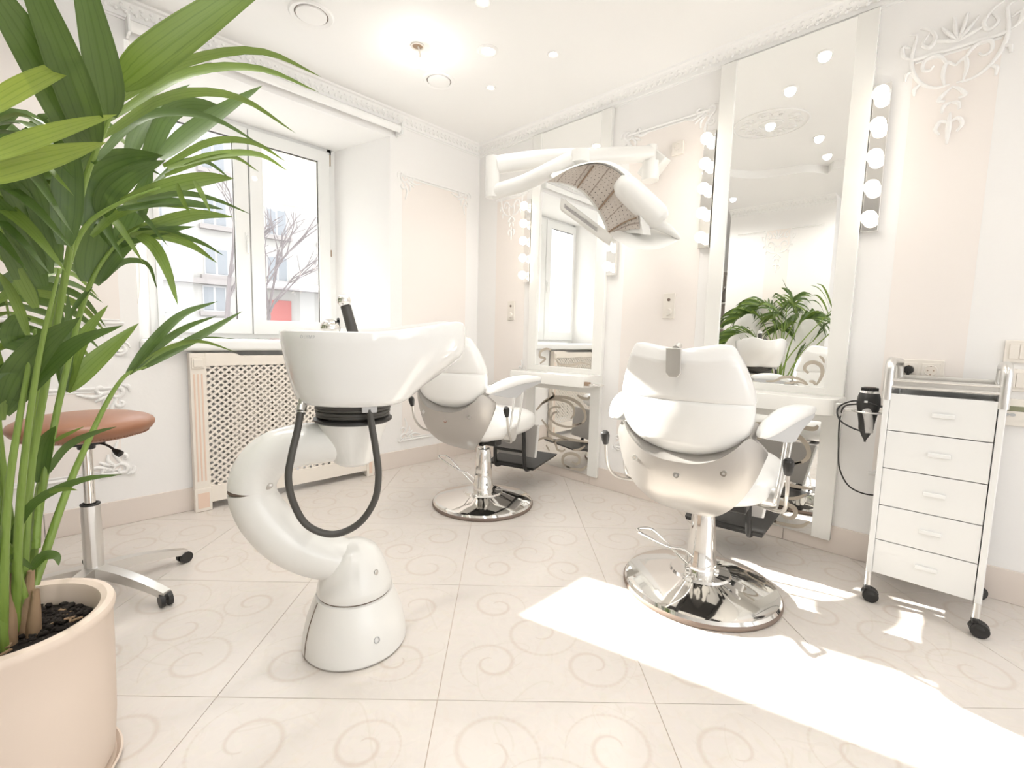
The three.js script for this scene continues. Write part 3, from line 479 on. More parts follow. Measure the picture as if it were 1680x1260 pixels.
function superEllipsoid(cx, cy, cz, rx, ry, rz, e1, e2, drop = 0) {
  const pw = (x, e) => Math.sign(x) * Math.pow(Math.abs(x), e);
  return smoothed(gridGeo(48, 24, (u, v) => {
    const a = u * 2 * Math.PI, b = (v - 0.5) * Math.PI, cb = pw(Math.cos(b), e1);
    const x = pw(Math.cos(a), e2) * cb, z = pw(Math.sin(a), e2) * cb, y = pw(Math.sin(b), e1);
    return V(cx + rx * x, cy + ry * y + drop * x * x, cz + rz * z);
  }, true));
}
const pedalPath = [[0.03, 0.065, 0.058], [0.004, 0.095, 0.012], [-0.106, 0.183, -0.030], [-0.170, 0.205, -0.056], [-0.275, 0.268, -0.118], [-0.289, 0.280, -0.130], [-0.280, 0.284, -0.137], [-0.258, 0.284, -0.128], [-0.228, 0.278, -0.108], [-0.165, 0.215, -0.072], [-0.096, 0.15, -0.05], [-0.033, 0.088, -0.02]];
function makeChair(label, pedalTurn = 0, pedalScale = 1) {
  const t = thing('styling_chair', label, 'chair', [0, 0, 0], 0, 'styling chairs');
  const up = new THREE.Group(); // turned upper part is flattened into the chair by the caller
  const base = obj('base', lathe([[0.0001, 0.004], [0.288, 0.004], [0.296, 0.012], [0.297, 0.02], [0.290, 0.031], [0.268, 0.040], [0.2, 0.052], [0.118, 0.071], [0.112, 0.08], [0.0001, 0.08]], 96), M.chrome, t);
  obj('rubber_ring', lathe([[0.28, 0.001], [0.2985, 0.001], [0.3015, 0.006], [0.3015, 0.014], [0.2975, 0.02], [0.28, 0.02], [0.28, 0.001]], 96), M.rubber, base);
  obj('column', [lathe([[0.0001, 0.08], [0.060, 0.08], [0.060, 0.12], [0.057, 0.125], [0.052, 0.2], [0.044, 0.3], [0.038, 0.335], [0.034, 0.338], [0.0001, 0.338]]), cyl(0.019, 0.019, 0.1, 0, 0.385, 0)], M.chrome, t);
  obj('pump_pedal', merge([tube(pedalPath, 0.0055, 120, 8), bar(V(0.02, 0.088, 0.065), V(-0.055, 0.088, -0.035), 0.009), ball(0.012, 0.03, 0.066, 0.06, 12)]).scale(pedalScale, 1, pedalScale).rotateY(pedalTurn), M.chrome, t);
  return t;
}
function chairTop(t, turn) {
  const G = (g) => g.clone().rotateY(turn), part = (n, g, m, p) => obj(n, G(Array.isArray(g) ? merge(g) : g), m, p ?? t);
  const seat = part('seat', [superEllipsoid(0.0, 0.500, 0, 0.325, 0.082, 0.262, 0.75, 0.66), superEllipsoid(-0.06, 0.46, 0, 0.2, 0.055, 0.2, 0.8, 0.9)], M.vinyl);
  part('seat_mechanism', [bb(-0.14, 0.10, 0.405, 0.43, -0.09, 0.09, 0.006), bb(-0.2, 0.26, 0.40, 0.418, 0.09, 0.115, 0.004), bb(-0.2, 0.26, 0.40, 0.418, -0.115, -0.09, 0.004), bb(-0.17, -0.1, 0.40, 0.47, 0.12, 0.18, 0.008), bb(-0.17, -0.1, 0.40, 0.47, -0.18, -0.12, 0.008)], M.black);
  const zz = (u) => (u - 0.5) * 2 * 0.252;
  const shell = part('back_shell', slab(56, 22, (u, v) => { const z = zz(u), y = shellBot(z) + (shellTop(z) - shellBot(z)) * v; return V(shellX(y, z), y, z); },
    (u, v) => { const z = zz(u) * 0.985, y = shellBot(z) + (shellTop(z) - shellBot(z)) * v + 0.003; return V(shellX(y, z) + 0.012, y, z); }, 1.0), M.silver);
  part('ledge', slab(40, 4, (u, v) => { const z = (u - 0.5) * 2 * 0.222, y = shellTop(z) - 0.003; return V(shellX(y, z) + 0.006 + 0.075 * v, y + 0.045 * v, z * (1 - 0.03 * v)); },
    (u, v) => { const z = (u - 0.5) * 2 * 0.222, y = shellTop(z) - 0.011; return V(shellX(y, z) + 0.009 + 0.075 * v, y + 0.052 * v, z * (1 - 0.03 * v)); }, 1.0), M.silver, shell);
  for (const z of [-0.145, 0, 0.145]) { const y = z ? 0.59 : 0.556, x = shellX(y, z) + 0.001; part('bolt', [bar(V(x, y, z), V(x - 0.006, y + 0.001, z), 0.010, 18), bar(V(x, y, z), V(x - 0.008, y, z), 0.004, 10)], M.chrome, shell); }
  part('back_cushion', backPad(0.625, 0.812, 0.046, 0), M.vinyl);
  const hc = part('back_upper', backPad(0.8125, 1.005, 0.046, 0.002), M.vinylBack);
  const clip = extr([[-0.022, 0.98], [0.022, 0.98], [0.021, 0.905], [0.012, 0.893], [-0.012, 0.893], [-0.021, 0.905]], 0.006, 0.002).rotateY(-Math.PI / 2).rotateZ(0.10).translate(-0.463 + 0.083, 0.002, 0);
  part('headrest_bracket', [clip, bar(V(-0.462, 0.925, 0), V(-0.476, 0.926, 0), 0.008, 14), bar(V(-0.463, 0.975, 0), V(-0.44, 0.985, 0), 0.012, 14)], M.satin, hc);
  for (const s of [1, -1]) {
    const A = V(-0.375, 0.722, 0.238 * s), B = V(0.06, 0.772, 0.335 * s), dir = B.clone().sub(A), side = V(-dir.z, 0, dir.x).normalize();
    const P = (u, w, h) => A.clone().addScaledVector(dir, u).addScaledVector(side, w).add(V(0, h + 0.022 * Math.sin(Math.PI * Math.min(1, u * 1.05)), 0));
    const wid = (u) => 0.038 * Math.pow(Math.max(0, Math.sin(Math.PI * Math.pow(clamp(u, 0, 1), 0.85))), 0.42);
    part('armrest', smoothed(gridGeo(30, 16, (u, v) => { const a = v * 2 * Math.PI, w = wid(u), pw = (x, e) => Math.sign(x) * Math.pow(Math.abs(x), e); return P(u, w * pw(Math.cos(a), 0.7), 0.024 * pw(Math.sin(a), 0.8) * (0.1 + 0.9 * w / 0.038)); }), 1.0), M.vinyl);
    const wed = [[0.03, -0.006], [0.30, -0.062], [0.46, -0.082], [0.58, -0.066], [0.66, -0.045], [0.96, -0.016], [0.96, -0.004], [0.03, -0.002]];
    const arm = part('arm_bracket', slab(30, 1, (u, v) => { const q = 0.03 + 0.93 * u, h = v < 0.5 ? interp([0.03, 0.3, 0.46, 0.6, 0.96], [-0.01, -0.066, -0.084, -0.055, -0.022], q) : -0.004; return P(q, wid(q) * 0.75, h); }, (u, v) => { const q = 0.03 + 0.93 * u, h = v < 0.5 ? interp([0.03, 0.3, 0.46, 0.6, 0.96], [-0.01, -0.066, -0.084, -0.055, -0.022], q) : -0.004; return P(q, -wid(q) * 0.75, h); }, 0.8), M.greyPlastic);
    part('strut', tube([[-0.155, 0.70, 0.283 * s], [-0.172, 0.56, 0.275 * s], [-0.178, 0.485, 0.268 * s], [-0.155, 0.452, 0.262 * s], [-0.115, 0.452, 0.262 * s], [-0.098, 0.49, 0.27 * s], [-0.088, 0.57, 0.28 * s], [-0.075, 0.72, 0.292 * s]], 0.0065, 60, 8), M.satin);
    part('pivot_plate', [bar(V(-0.137, 0.475, 0.225 * s), V(-0.137, 0.475, 0.272 * s), 0.038, 28)], M.satin);
    const lv = part('lever', tube([[-0.06, 0.428, 0.14 * s], [-0.13, 0.43, 0.235 * s], [-0.205, 0.455, 0.295 * s], [-0.262, 0.52, 0.308 * s], [-0.285, 0.61, 0.308 * s]], 0.0062, 40, 8), M.steel);
    const kn = lathe([[0.0001, 0], [0.010, 0.0], [0.013, 0.012], [0.017, 0.034], [0.015, 0.047], [0.008, 0.054], [0.0001, 0.056]], 20);
    part('knob', orient(kn, V(-0.282, 0.597, 0.308 * s), V(-0.297, 0.66, 0.308 * s)), M.black, lv);
  }
  // leg rest and foot rest
  part('leg_rest', slab(8, 8, (u, v) => { const w = 0.185 - 0.035 * v; return V(0.345 + 0.04 * v, 0.44 - 0.225 * v, (u - 0.5) * 2 * w); }, (u, v) => { const w = 0.185 - 0.035 * v; return V(0.372 + 0.04 * v, 0.44 - 0.225 * v, (u - 0.5) * 2 * w); }, 0.5), M.greyPanel);
  for (const s of [1, -1]) part('leg_rest_edge', bar(V(0.363, 0.435, 0.186 * s), V(0.402, 0.215, 0.151 * s), 0.009, 10), M.vinyl);
  const ft = part('foot_frame', [1, -1].flatMap((s) => [tube([[0.31, 0.425, 0.105 * s], [0.318, 0.34, 0.107 * s], [0.328, 0.19, 0.11 * s], [0.345, 0.142, 0.112 * s], [0.39, 0.130, 0.112 * s], [0.45, 0.145, 0.11 * s], [0.48, 0.156, 0.11 * s]], 0.0125, 60, 10)]).concat([bar(V(0.324, 0.26, -0.108), V(0.324, 0.26, 0.108), 0.010, 10), bar(V(0.34, 0.165, -0.11), V(0.34, 0.165, 0.11), 0.009, 10), bar(V(0.2, 0.41, -0.10), V(0.32, 0.405, -0.105), 0.010, 8), bar(V(0.2, 0.41, 0.10), V(0.32, 0.405, 0.105), 0.010, 8)]), M.black);
  part('foot_plate', slab(10, 6, (u, v) => { const w = 0.17 + 0.035 * v; return V(0.34 + 0.31 * v, 0.158 + 0.035 * v, (u - 0.5) * 2 * w); }, (u, v) => { const w = 0.165 + 0.033 * v; return V(0.345 + 0.30 * v, 0.140 + 0.04 * v, (u - 0.5) * 2 * w); }, 0.5), M.black, ft);
}
const chairNear = makeChair('white styling chair with silver back shell, nearer, lit by the sun patch'); chairNear.position.set(1.86, 0, -0.714); chairTop(chairNear, 7.1 * D2R);
const chairFar = makeChair('white styling chair with silver back shell, farther, behind the wash basin', -0.35, 0.85); chairFar.position.set(1.859, 0, -2.031); chairTop(chairFar, 15.9 * D2R);
// ---------- wash basin on its jointed arm ----------
const font = await new FontLoader().loadAsync('fonts/droid/droid_sans_bold.typeface.json');
{
  const t = thing('wash_basin', 'white salon wash basin on a jointed S-shaped arm', 'basin', [0.696, 0, -1.367], -27 * D2R);
  const foot = obj('foot', lathe([[0.0001, 0.003], [0.158, 0.003], [0.162, 0.010], [0.1585, 0.05], [0.147, 0.10], [0.131, 0.145], [0.119, 0.172], [0.112, 0.176], [0.0001, 0.176]], 80), M.shellWhite, t);
  obj('base_gap', lathe([[0.10, 0.0005], [0.154, 0.0005], [0.154, 0.004], [0.10, 0.004], [0.10, 0.0005]], 64), M.seam, foot);
  // vertical joint of the service door
  obj('door_joint', vtube([[0, 0.008], [0, 0.05], [0, 0.10], [0, 0.145], [0, 0.17]].map(([_, y]) => { const r = interp([0.008, 0.05, 0.10, 0.145, 0.172], [0.162, 0.1585, 0.147, 0.131, 0.119], y), a = 2.72; return V(Math.cos(a) * r, y, Math.sin(a) * r * 1.0); }), [0.0016, 0.0018, 0.0016], 20, 6), M.seam, foot);
  obj('push_button', [new THREE.TorusGeometry(0.0085, 0.0016, 8, 24).rotateX(-0.28).rotateY(0.42).translate(0.062, 0.075, 0.1415)], M.greyPlastic, foot);
  const cap = obj('swivel_cap', lathe([[0.0001, 0.181], [0.115, 0.181], [0.1165, 0.186], [0.113, 0.205], [0.101, 0.243], [0.086, 0.283], [0.066, 0.314], [0.036, 0.334], [0.0001, 0.340]], 64), M.shellWhite, t);
  cap.geometry.translate(0.0, 0, 0);
  obj('seam_ring', cyl(0.1125, 0.1125, 0.008, 0, 0.179, 0, 64), M.seam, cap);
  obj('screw_hole', new THREE.SphereGeometry(0.008, 14, 10).scale(1, 1.3, 0.5).rotateY(0.7).translate(0.063, 0.255, 0.073), M.steel, cap);
  obj('lower_arm', vtube([[0.015, 0.262, 0], [-0.06, 0.283, 0], [-0.135, 0.318, 0], [-0.205, 0.372, 0], [-0.258, 0.440, 0], [-0.284, 0.50, 0], [-0.2885, 0.5295, 0]], [0.062, 0.068, 0.0725, 0.0735, 0.070, 0.066, 0.065], 60, 36, 1, V(0, 0, 1)), M.shellWhite, t);
  obj('elbow_seam', new THREE.CylinderGeometry(0.0635, 0.0635, 0.008, 48).translate(-0.2885, 0.5305, 0), M.seam, t);
  const ua = obj('upper_arm', [vtube([[-0.2885, 0.5315, 0], [-0.286, 0.552, 0], [-0.272, 0.588, 0], [-0.232, 0.632, 0], [-0.165, 0.656, 0], [-0.09, 0.662, 0], [0.0, 0.665, 0]], [0.065, 0.0655, 0.066, 0.066, 0.064, 0.062, 0.058], 60, 36, 1, V(0, 0, 1)),
    lathe([[0.0001, 0.588], [0.045, 0.590], [0.06, 0.60], [0.072, 0.635], [0.092, 0.69], [0.106, 0.728], [0.0001, 0.73]], 64)], M.shellWhite, t);
  obj('screw_hole', new THREE.SphereGeometry(0.009, 14, 10).scale(1.5, 1, 0.5).rotateZ(0.4).translate(-0.237, 0.548, 0.045), M.steel, ua);
  const plate = obj('turntable', lathe([[0.0001, 0.728], [0.11, 0.728], [0.117, 0.733], [0.117, 0.739], [0.108, 0.744], [0.0001, 0.744]], 64), M.black, t);
  const coil = []; for (let i = 0; i < 6; i++) coil.push(new THREE.TorusGeometry(0.104 + i * 0.0016, 0.0062, 10, 72).rotateX(Math.PI / 2 + 0.01 * (i % 2 ? 1 : -1)).translate(0, 0.750 + i * 0.0108, 0));
  obj('hose_coil', coil, M.hose, t); obj('coil_core', cyl(0.098, 0.098, 0.07, 0, 0.778, 0, 40), M.black, t);
  // bowl: outer skin, rolled rim, inner skin in one surface
  const A = (a) => { const c = Math.cos(a); return c < 0 ? 0.232 : 0.232 + 0.098 * Math.pow(c, 0.9); }, Bz = 0.205, cx = 0.025;
  const rim = (a) => 1.004 + 0.052 * Math.pow(Math.max(0, Math.cos(a)), 1.6) + 0.012 * Math.max(0, -Math.sin(a)) - 0.03 * Math.exp(-((Math.atan2(Math.sin(a), Math.cos(a)) / 0.33) ** 2));
  const bowl = smoothed(gridGeo(96, 44, (u, v) => {
    const a = u * 2 * Math.PI, c = Math.cos(a), s = Math.sin(a), pw = (x, e) => Math.sign(x) * Math.pow(Math.abs(x), e), e = 0.86;
    const right = Math.max(0, c);
    let k, y; const yr = rim(a);
    if (v <= 0.5) {
      const h = Math.pow(v / 0.5, 2.4), R = right * right; y = 0.786 + (yr - 0.012 - 0.786) * h;
      const kl = interp([0, 0.0012, 0.008, 0.03, 0.09, 0.17, 0.5, 1], [0, 0.50, 0.66, 0.755, 0.815, 0.845, 0.925, 1], h), kr = interp([0, 0.012, 0.05, 0.12, 0.29, 0.45, 0.6, 0.7, 0.8, 1], [0, 0.22, 0.36, 0.46, 0.66, 0.82, 0.945, 0.985, 0.998, 1], h);
      k = 0.985 * (kl + (kr - kl) * R);
    }
    else if (v <= 0.62) { const q = (v - 0.5) / 0.12 * Math.PI; k = 0.9695 + 0.0155 * Math.cos(q); y = yr - 0.012 + 0.012 * Math.sin(q); }
    else { const h = (v - 0.62) / 0.38; k = 0.954 * Math.pow(1 - h, 0.35 + 0.3 * right); y = yr - 0.012 - (yr - 0.012 - 0.812) * Math.pow(h, 0.8); }
    return V(cx + A(a) * pw(c, e) * k - (v <= 0.5 ? 0.0 : 0), y, Bz * pw(s, e) * k);
  }, true), 1.2);
  const bw = obj('bowl', bowl, M.porcelain, t);
  const txt = new TextGeometry('OLYMP', { font, size: 0.0088, depth: 0.0006, curveSegments: 3 }); txt.computeBoundingBox();
  obj('lettering', txt.translate(-0.014, 0, 0).rotateY(-0.42).translate(-0.118, 0.983, 0.1905), M.greyPlastic, bw);
  // mixer and hand shower
  obj('mixer', [ball(0.028, -0.062, 1.012, 0.05, 28), cyl(0.024, 0.026, 0.03, -0.062, 0.985, 0.05)], M.chrome, t);
  obj('mixer_lever', [new THREE.TorusGeometry(0.028, 0.004, 8, 30, 2.2).rotateY(Math.PI / 2).translate(-0.040, 1.012, 0.05)], M.black, t);
  const sh = obj('hand_shower', bar(V(0.014, 0.95, 0.0), V(-0.020, 1.082, -0.0), 0.0165, 24, 0.0155), M.hose, t);
  obj('shower_ball', ball(0.0205, -0.0245, 1.098, 0, 28), M.chrome, sh);
  const hp = [[-0.142, 0.772, 0.10], [-0.150, 0.72, 0.12], [-0.163, 0.66, 0.135], [-0.172, 0.60, 0.14], [-0.162, 0.53, 0.14], [-0.125, 0.455, 0.14], [-0.058, 0.422, 0.14], [0.01, 0.445, 0.14], [0.056, 0.51, 0.14], [0.068, 0.585, 0.14], [0.06, 0.67, 0.138], [0.05, 0.735, 0.136], [0.044, 0.782, 0.134]];
  const ho = obj('shower_hose', tube(hp, 0.0098, 120, 12), M.hose, t);
  obj('hose_fitting', [bar(V(-0.1405, 0.765, 0.097), V(-0.137, 0.818, 0.075), 0.011, 12), bar(V(-0.141, 0.775, 0.1), V(-0.139, 0.79, 0.09), 0.0135, 12)], M.satin, ho);
  obj('hose_guide', box(0.042, 0.018, 0.022, 0.044, 0.782, 0.132, 0.003), M.greyPlastic, ho);
}
// ---------- drawer trolley ----------
{
  const t = thing('drawer_trolley', 'white five-drawer salon trolley on black castors', 'trolley', [0, 0, 0]);
  const x0 = 2.25, x1 = 2.615, z0 = -0.222, z1 = 0.1;
  for (const z of [z0 + 0.008, z1 - 0.009]) {
    obj('side_panel', bb(x0 + 0.005, x1 - 0.005, 0.115, 0.832, z - 0.007, z + 0.007, 0.003), M.trolley, t);
    obj('front_upright', bb(x0 - 0.004, x0 + 0.02, 0.118, 0.832, z - 0.009, z + 0.010, 0.004), M.trolley, t);
    obj('handle_bow', tube([[x0 + 0.010, 0.80, z], [x0 + 0.010, 0.89, z], [x0 + 0.018, 0.928, z], [x0 + 0.055, 0.942, z], [x0 + 0.12, 0.942, z], [x1 - 0.1, 0.938, z], [x1 - 0.03, 0.932, z], [x1 - 0.012, 0.90, z], [x1 - 0.010, 0.80, z]], 0.0155, 90, 14), M.satin, t);
    for (const x of [x0 + 0.008, x1 - 0.012]) {
      obj('leg', bar(V(x, 0.06, z), V(x, 0.125, z), 0.0115, 14), M.satin, t);
      const a = z > 0 ? 0.55 : 0.5, c = obj('castor', [-1, 1].map((s) => cyl(0.026, 0.026, 0.014, 0, 0, 0, 24).rotateX(Math.PI / 2).translate(0.012, 0.027, s * 0.0105)).concat([box(0.022, 0.02, 0.03, 0, 0.056, 0, 0.005), new THREE.SphereGeometry(0.029, 20, 12, 0, 6.3, 0, 1.5).scale(1, 1, 0.72).translate(0.010, 0.03, 0)]), M.black, t);
      c.position.set(x, 0, z); c.rotation.y = -a - (x > 2.5 ? 0.4 : 0.9);
    }
  }
  obj('body', [bb(x0 + 0.03, x1 - 0.01, 0.118, 0.13, z0 + 0.01, z1 - 0.01), bb(x1 - 0.02, x1 - 0.01, 0.12, 0.82, z0 + 0.012, z1 - 0.012)], M.trolley, t);
  const lv = [0.122, 0.257, 0.3945, 0.5395, 0.6845, 0.826];
  for (let i = 0; i < 5; i++) {
    const a = lv[i] + 0.0014, b = lv[i + 1] - 0.0014, m = (a + b) / 2 + 0.006, d = obj('drawer', [bb(x0, x0 + 0.014, a, b, z0 + 0.0185, z1 - 0.0205, 0.002), bb(x0 + 0.014, x1 - 0.03, a + 0.006, b - 0.02, z0 + 0.02, z1 - 0.022)], M.trolley, t);
    obj('handle', [bb(x0 - 0.009, x0 + 0.002, m - 0.011, m + 0.004, -0.082, -0.020, 0.003)], M.trolley, d);
  }
  const tr = obj('top_tray', [bb(x0 + 0.006, x1 - 0.01, 0.845, 0.848, z0 + 0.022, z1 - 0.022), bb(x0 + 0.006, x0 + 0.012, 0.846, 0.874, z0 + 0.022, z1 - 0.022, 0.002), bb(x1 - 0.016, x1 - 0.01, 0.846, 0.874, z0 + 0.022, z1 - 0.022, 0.002), bb(x0 + 0.006, x1 - 0.01, 0.846, 0.874, z0 + 0.020, z0 + 0.026, 0.002), bb(x0 + 0.006, x1 - 0.01, 0.846, 0.874, z1 - 0.026, z1 - 0.020, 0.002)], M.satin, t);
  for (const [x, y] of [[x0 + 0.004, 0.876], [x0 + 0.004, 0.852], [x1 - 0.008, 0.876]]) obj('tray_rail', bar(V(x, y, z0 + 0.012), V(x, y, z1 - 0.012), 0.005, 10), M.satin, tr);
}
// ---------- dryer in its ring ----------
{
  const dx = 2.42, dz = -0.287;
  const ring = thing('dryer_holder', 'chrome ring holder with clamp on the nearer mirror shelf, holding the hair dryer', 'holder', [0, 0, 0]);
  obj('ring', new THREE.TorusGeometry(0.052, 0.0045, 10, 48).rotateX(Math.PI / 2).translate(dx, 0.728, dz), M.chrome, ring);
  obj('clamp', [bb(2.40, 2.435, 0.70, 0.752, -0.398, -0.372, 0.004), bar(V(2.42, 0.728, -0.375), V(2.42, 0.728, -0.337), 0.006, 10)], M.satin, ring);
  const t = thing('hair_dryer', 'black hair dryer standing nozzle down in the ring', 'hair dryer', [dx, 0, dz]);
  const body = obj('body', lathe([[0.0001, 0.814], [0.026, 0.814], [0.034, 0.805], [0.0395, 0.785], [0.041, 0.76], [0.037, 0.735], [0.031, 0.70], [0.027, 0.675], [0.0001, 0.675]], 40), M.black, t);
  obj('nozzle', lathe([[0.0001, 0.678], [0.0275, 0.678], [0.026, 0.655], [0.012, 0.622], [0.004, 0.608], [0.004, 0.600], [0.0001, 0.6]], 30).scale(1, 1, 1), M.black, t);
  obj('chrome_band', lathe([[0.0335, 0.8055], [0.0352, 0.806], [0.033, 0.8155], [0.030, 0.816], [0.030, 0.806]], 40), M.chrome, body);
  const tc = []; for (let i = 0; i < 24; i++) { const a = i / 24 * 6.283; tc.push(box(0.004, 0.011, 0.0035, 0.0275, 0.822, 0).rotateY(a)); }
  obj('filter_cap', [lathe([[0.0001, 0.829], [0.022, 0.829], [0.027, 0.826], [0.027, 0.816], [0.0001, 0.816]], 40), ...tc], M.black, t);
  obj('filter_mesh', cyl(0.021, 0.021, 0.001, 0, 0.8298, 0, 30), M.rubber, t);
  obj('handle', vtube([[-0.03, 0.735, 0.0], [-0.055, 0.70, 0.012], [-0.07, 0.65, 0.02]], [0.016, 0.015, 0.013], 24, 14), M.greyPanel, t);
  obj('badge', box(0.001, 0.008, 0.011, -0.041, 0.772, -0.004), M.tray, body);
  const lp = [[-0.07, 0.652, 0.02], [-0.075, 0.66, -0.03], [-0.06, 0.69, -0.085], [-0.03, 0.735, -0.098], [-0.02, 0.765, -0.06], [-0.03, 0.772, -0.02], [-0.04, 0.765, 0.02], [-0.02, 0.755, 0.042], [0.02, 0.755, 0.04], [0.03, 0.755, 0], [-0.02, 0.755, -0.045], [-0.03, 0.745, -0.075], [-0.01, 0.70, -0.09], [0.06, 0.56, -0.098], [0.10, 0.44, -0.09], [0.14, 0.36, -0.05], [0.18, 0.335, 0.02], [0.2, 0.36, 0.08], [0.215, 0.55, 0.1], [0.222, 0.80, 0.10], [0.222, 0.86, 0.1]];
  obj('power_cord', tube(lp, 0.0033, 260, 7), M.black, t);
  const pl = obj('plug', [new THREE.CylinderGeometry(0.0165, 0.0185, 0.02, 24).rotateZ(Math.PI / 2).translate(0.2195, 0.902, 0.0995), bar(V(0.206, 0.897, 0.0995), V(0.208, 0.86, 0.1), 0.0055, 10)], M.black, t);
}
// ---------- empty ring on the farther shelf ----------
{
  const t = thing('dryer_holder', 'thin empty ring holder at the farther mirror shelf', 'holder', [0, 0, 0]);
  obj('ring', new THREE.TorusGeometry(0.046, 0.0035, 10, 48).rotateX(Math.PI / 2).translate(2.45, 0.715, -1.652), M.chrome, t);
  obj('clamp', [bb(2.44, 2.462, 0.704, 0.728, -1.738, -1.70, 0.003)], M.hinge, t);
}
// ---------- sockets, switches, small wall units ----------
const face = (y, z, w, h, d = 0.011) => box(d, h, w, XM - d / 2, y, z, 0.003);
{
  const t = thing('double_socket', 'cream double wall socket above the trolley, one side with a plug', 'socket', [0, 0, 0]);
  obj('cover_plate', face(0.9025, -0.1535, 0.158, 0.088), M.socket, t);
  for (const z of [-0.1885, -0.1165]) {
    const g = obj('socket_insert', [box(0.004, 0.058, 0.058, XM - 0.0125, 0.9025, z, 0.0015), new THREE.TorusGeometry(0.0205, 0.0018, 8, 32).rotateY(Math.PI / 2).translate(XM - 0.0145, 0.9025, z)], M.socket, t);
    obj('socket_well', new THREE.CylinderGeometry(0.0198, 0.0198, 0.0012, 30).rotateZ(Math.PI / 2).translate(XM - 0.0148, 0.9025, z), M.cream, g);
    obj('contact', [-0.0095, 0.0095].map((q) => new THREE.CylinderGeometry(0.0026, 0.0026, 0.001, 12).rotateZ(Math.PI / 2).translate(XM - 0.0158, 0.9025, z + q)).concat([box(0.001, 0.004, 0.005, XM - 0.0158, 0.885, z), box(0.001, 0.003, 0.005, XM - 0.0158, 0.9205, z)]), M.hinge, g);
  }
  for (const [y, lab] of [[0.992, 'upper cream light switch plate at the right edge'], [0.882, 'lower cream light switch plate at the right edge']]) {
    const s = thing('light_switch', lab, 'switch', [0, 0, 0]);
    obj('cover_plate', face(y, 0.15, 0.118, 0.086), M.socket, s);
    for (const z of [0.118, 0.146, 0.174]) obj('rocker', box(0.005, 0.056, 0.0262, XM - 0.0128, y, z, 0.0012), M.socket, s);
  }
  const th = thing('thermostat', 'white wall thermostat with small grey display beside the trolley', 'thermostat', [0, 0, 0]);
  obj('housing', face(0.757, 0.15, 0.10, 0.105, 0.018), M.socket, th);
  obj('display', box(0.001, 0.020, 0.060, XM - 0.0185, 0.772, 0.135), M.lcd, th);
  for (const z of [0.118, 0.135]) obj('button', new THREE.CylinderGeometry(0.006, 0.006, 0.003, 18).scale(1, 1, 1.5).rotateZ(Math.PI / 2).translate(XM - 0.019, 0.748, z), M.greyPlastic, th);
  for (const [z, lab] of [[-1.306, 'small wall socket with round dimmer between the two mirrors'], [-2.617, 'small wall socket with round dimmer beside the room corner']]) {
    const s = thing('wall_socket', lab, 'socket', [0, 0, 0]);
    obj('cover_plate', face(1.206, z, 0.074, 0.148, 0.009), M.socket, s);
    obj('aerial_outlet', [new THREE.CylinderGeometry(0.009, 0.009, 0.004, 18).rotateZ(Math.PI / 2).translate(XM - 0.010, 1.242, z)], M.rubber, s);
    obj('dimmer_knob', new THREE.CylinderGeometry(0.020, 0.022, 0.014, 28).rotateZ(Math.PI / 2).translate(XM - 0.016, 1.171, z), M.socket, s);
  }
  const r = thing('room_sensor', 'small square cream sensor high between the mirrors', 'sensor', [0, 0, 0]);
  obj('housing', face(2.10, -1.304, 0.07, 0.075, 0.014), M.socket, r); obj('dial', new THREE.TorusGeometry(0.017, 0.003, 8, 26).rotateY(Math.PI / 2).translate(XM - 0.016, 2.108, -1.304), M.socket, r);
}
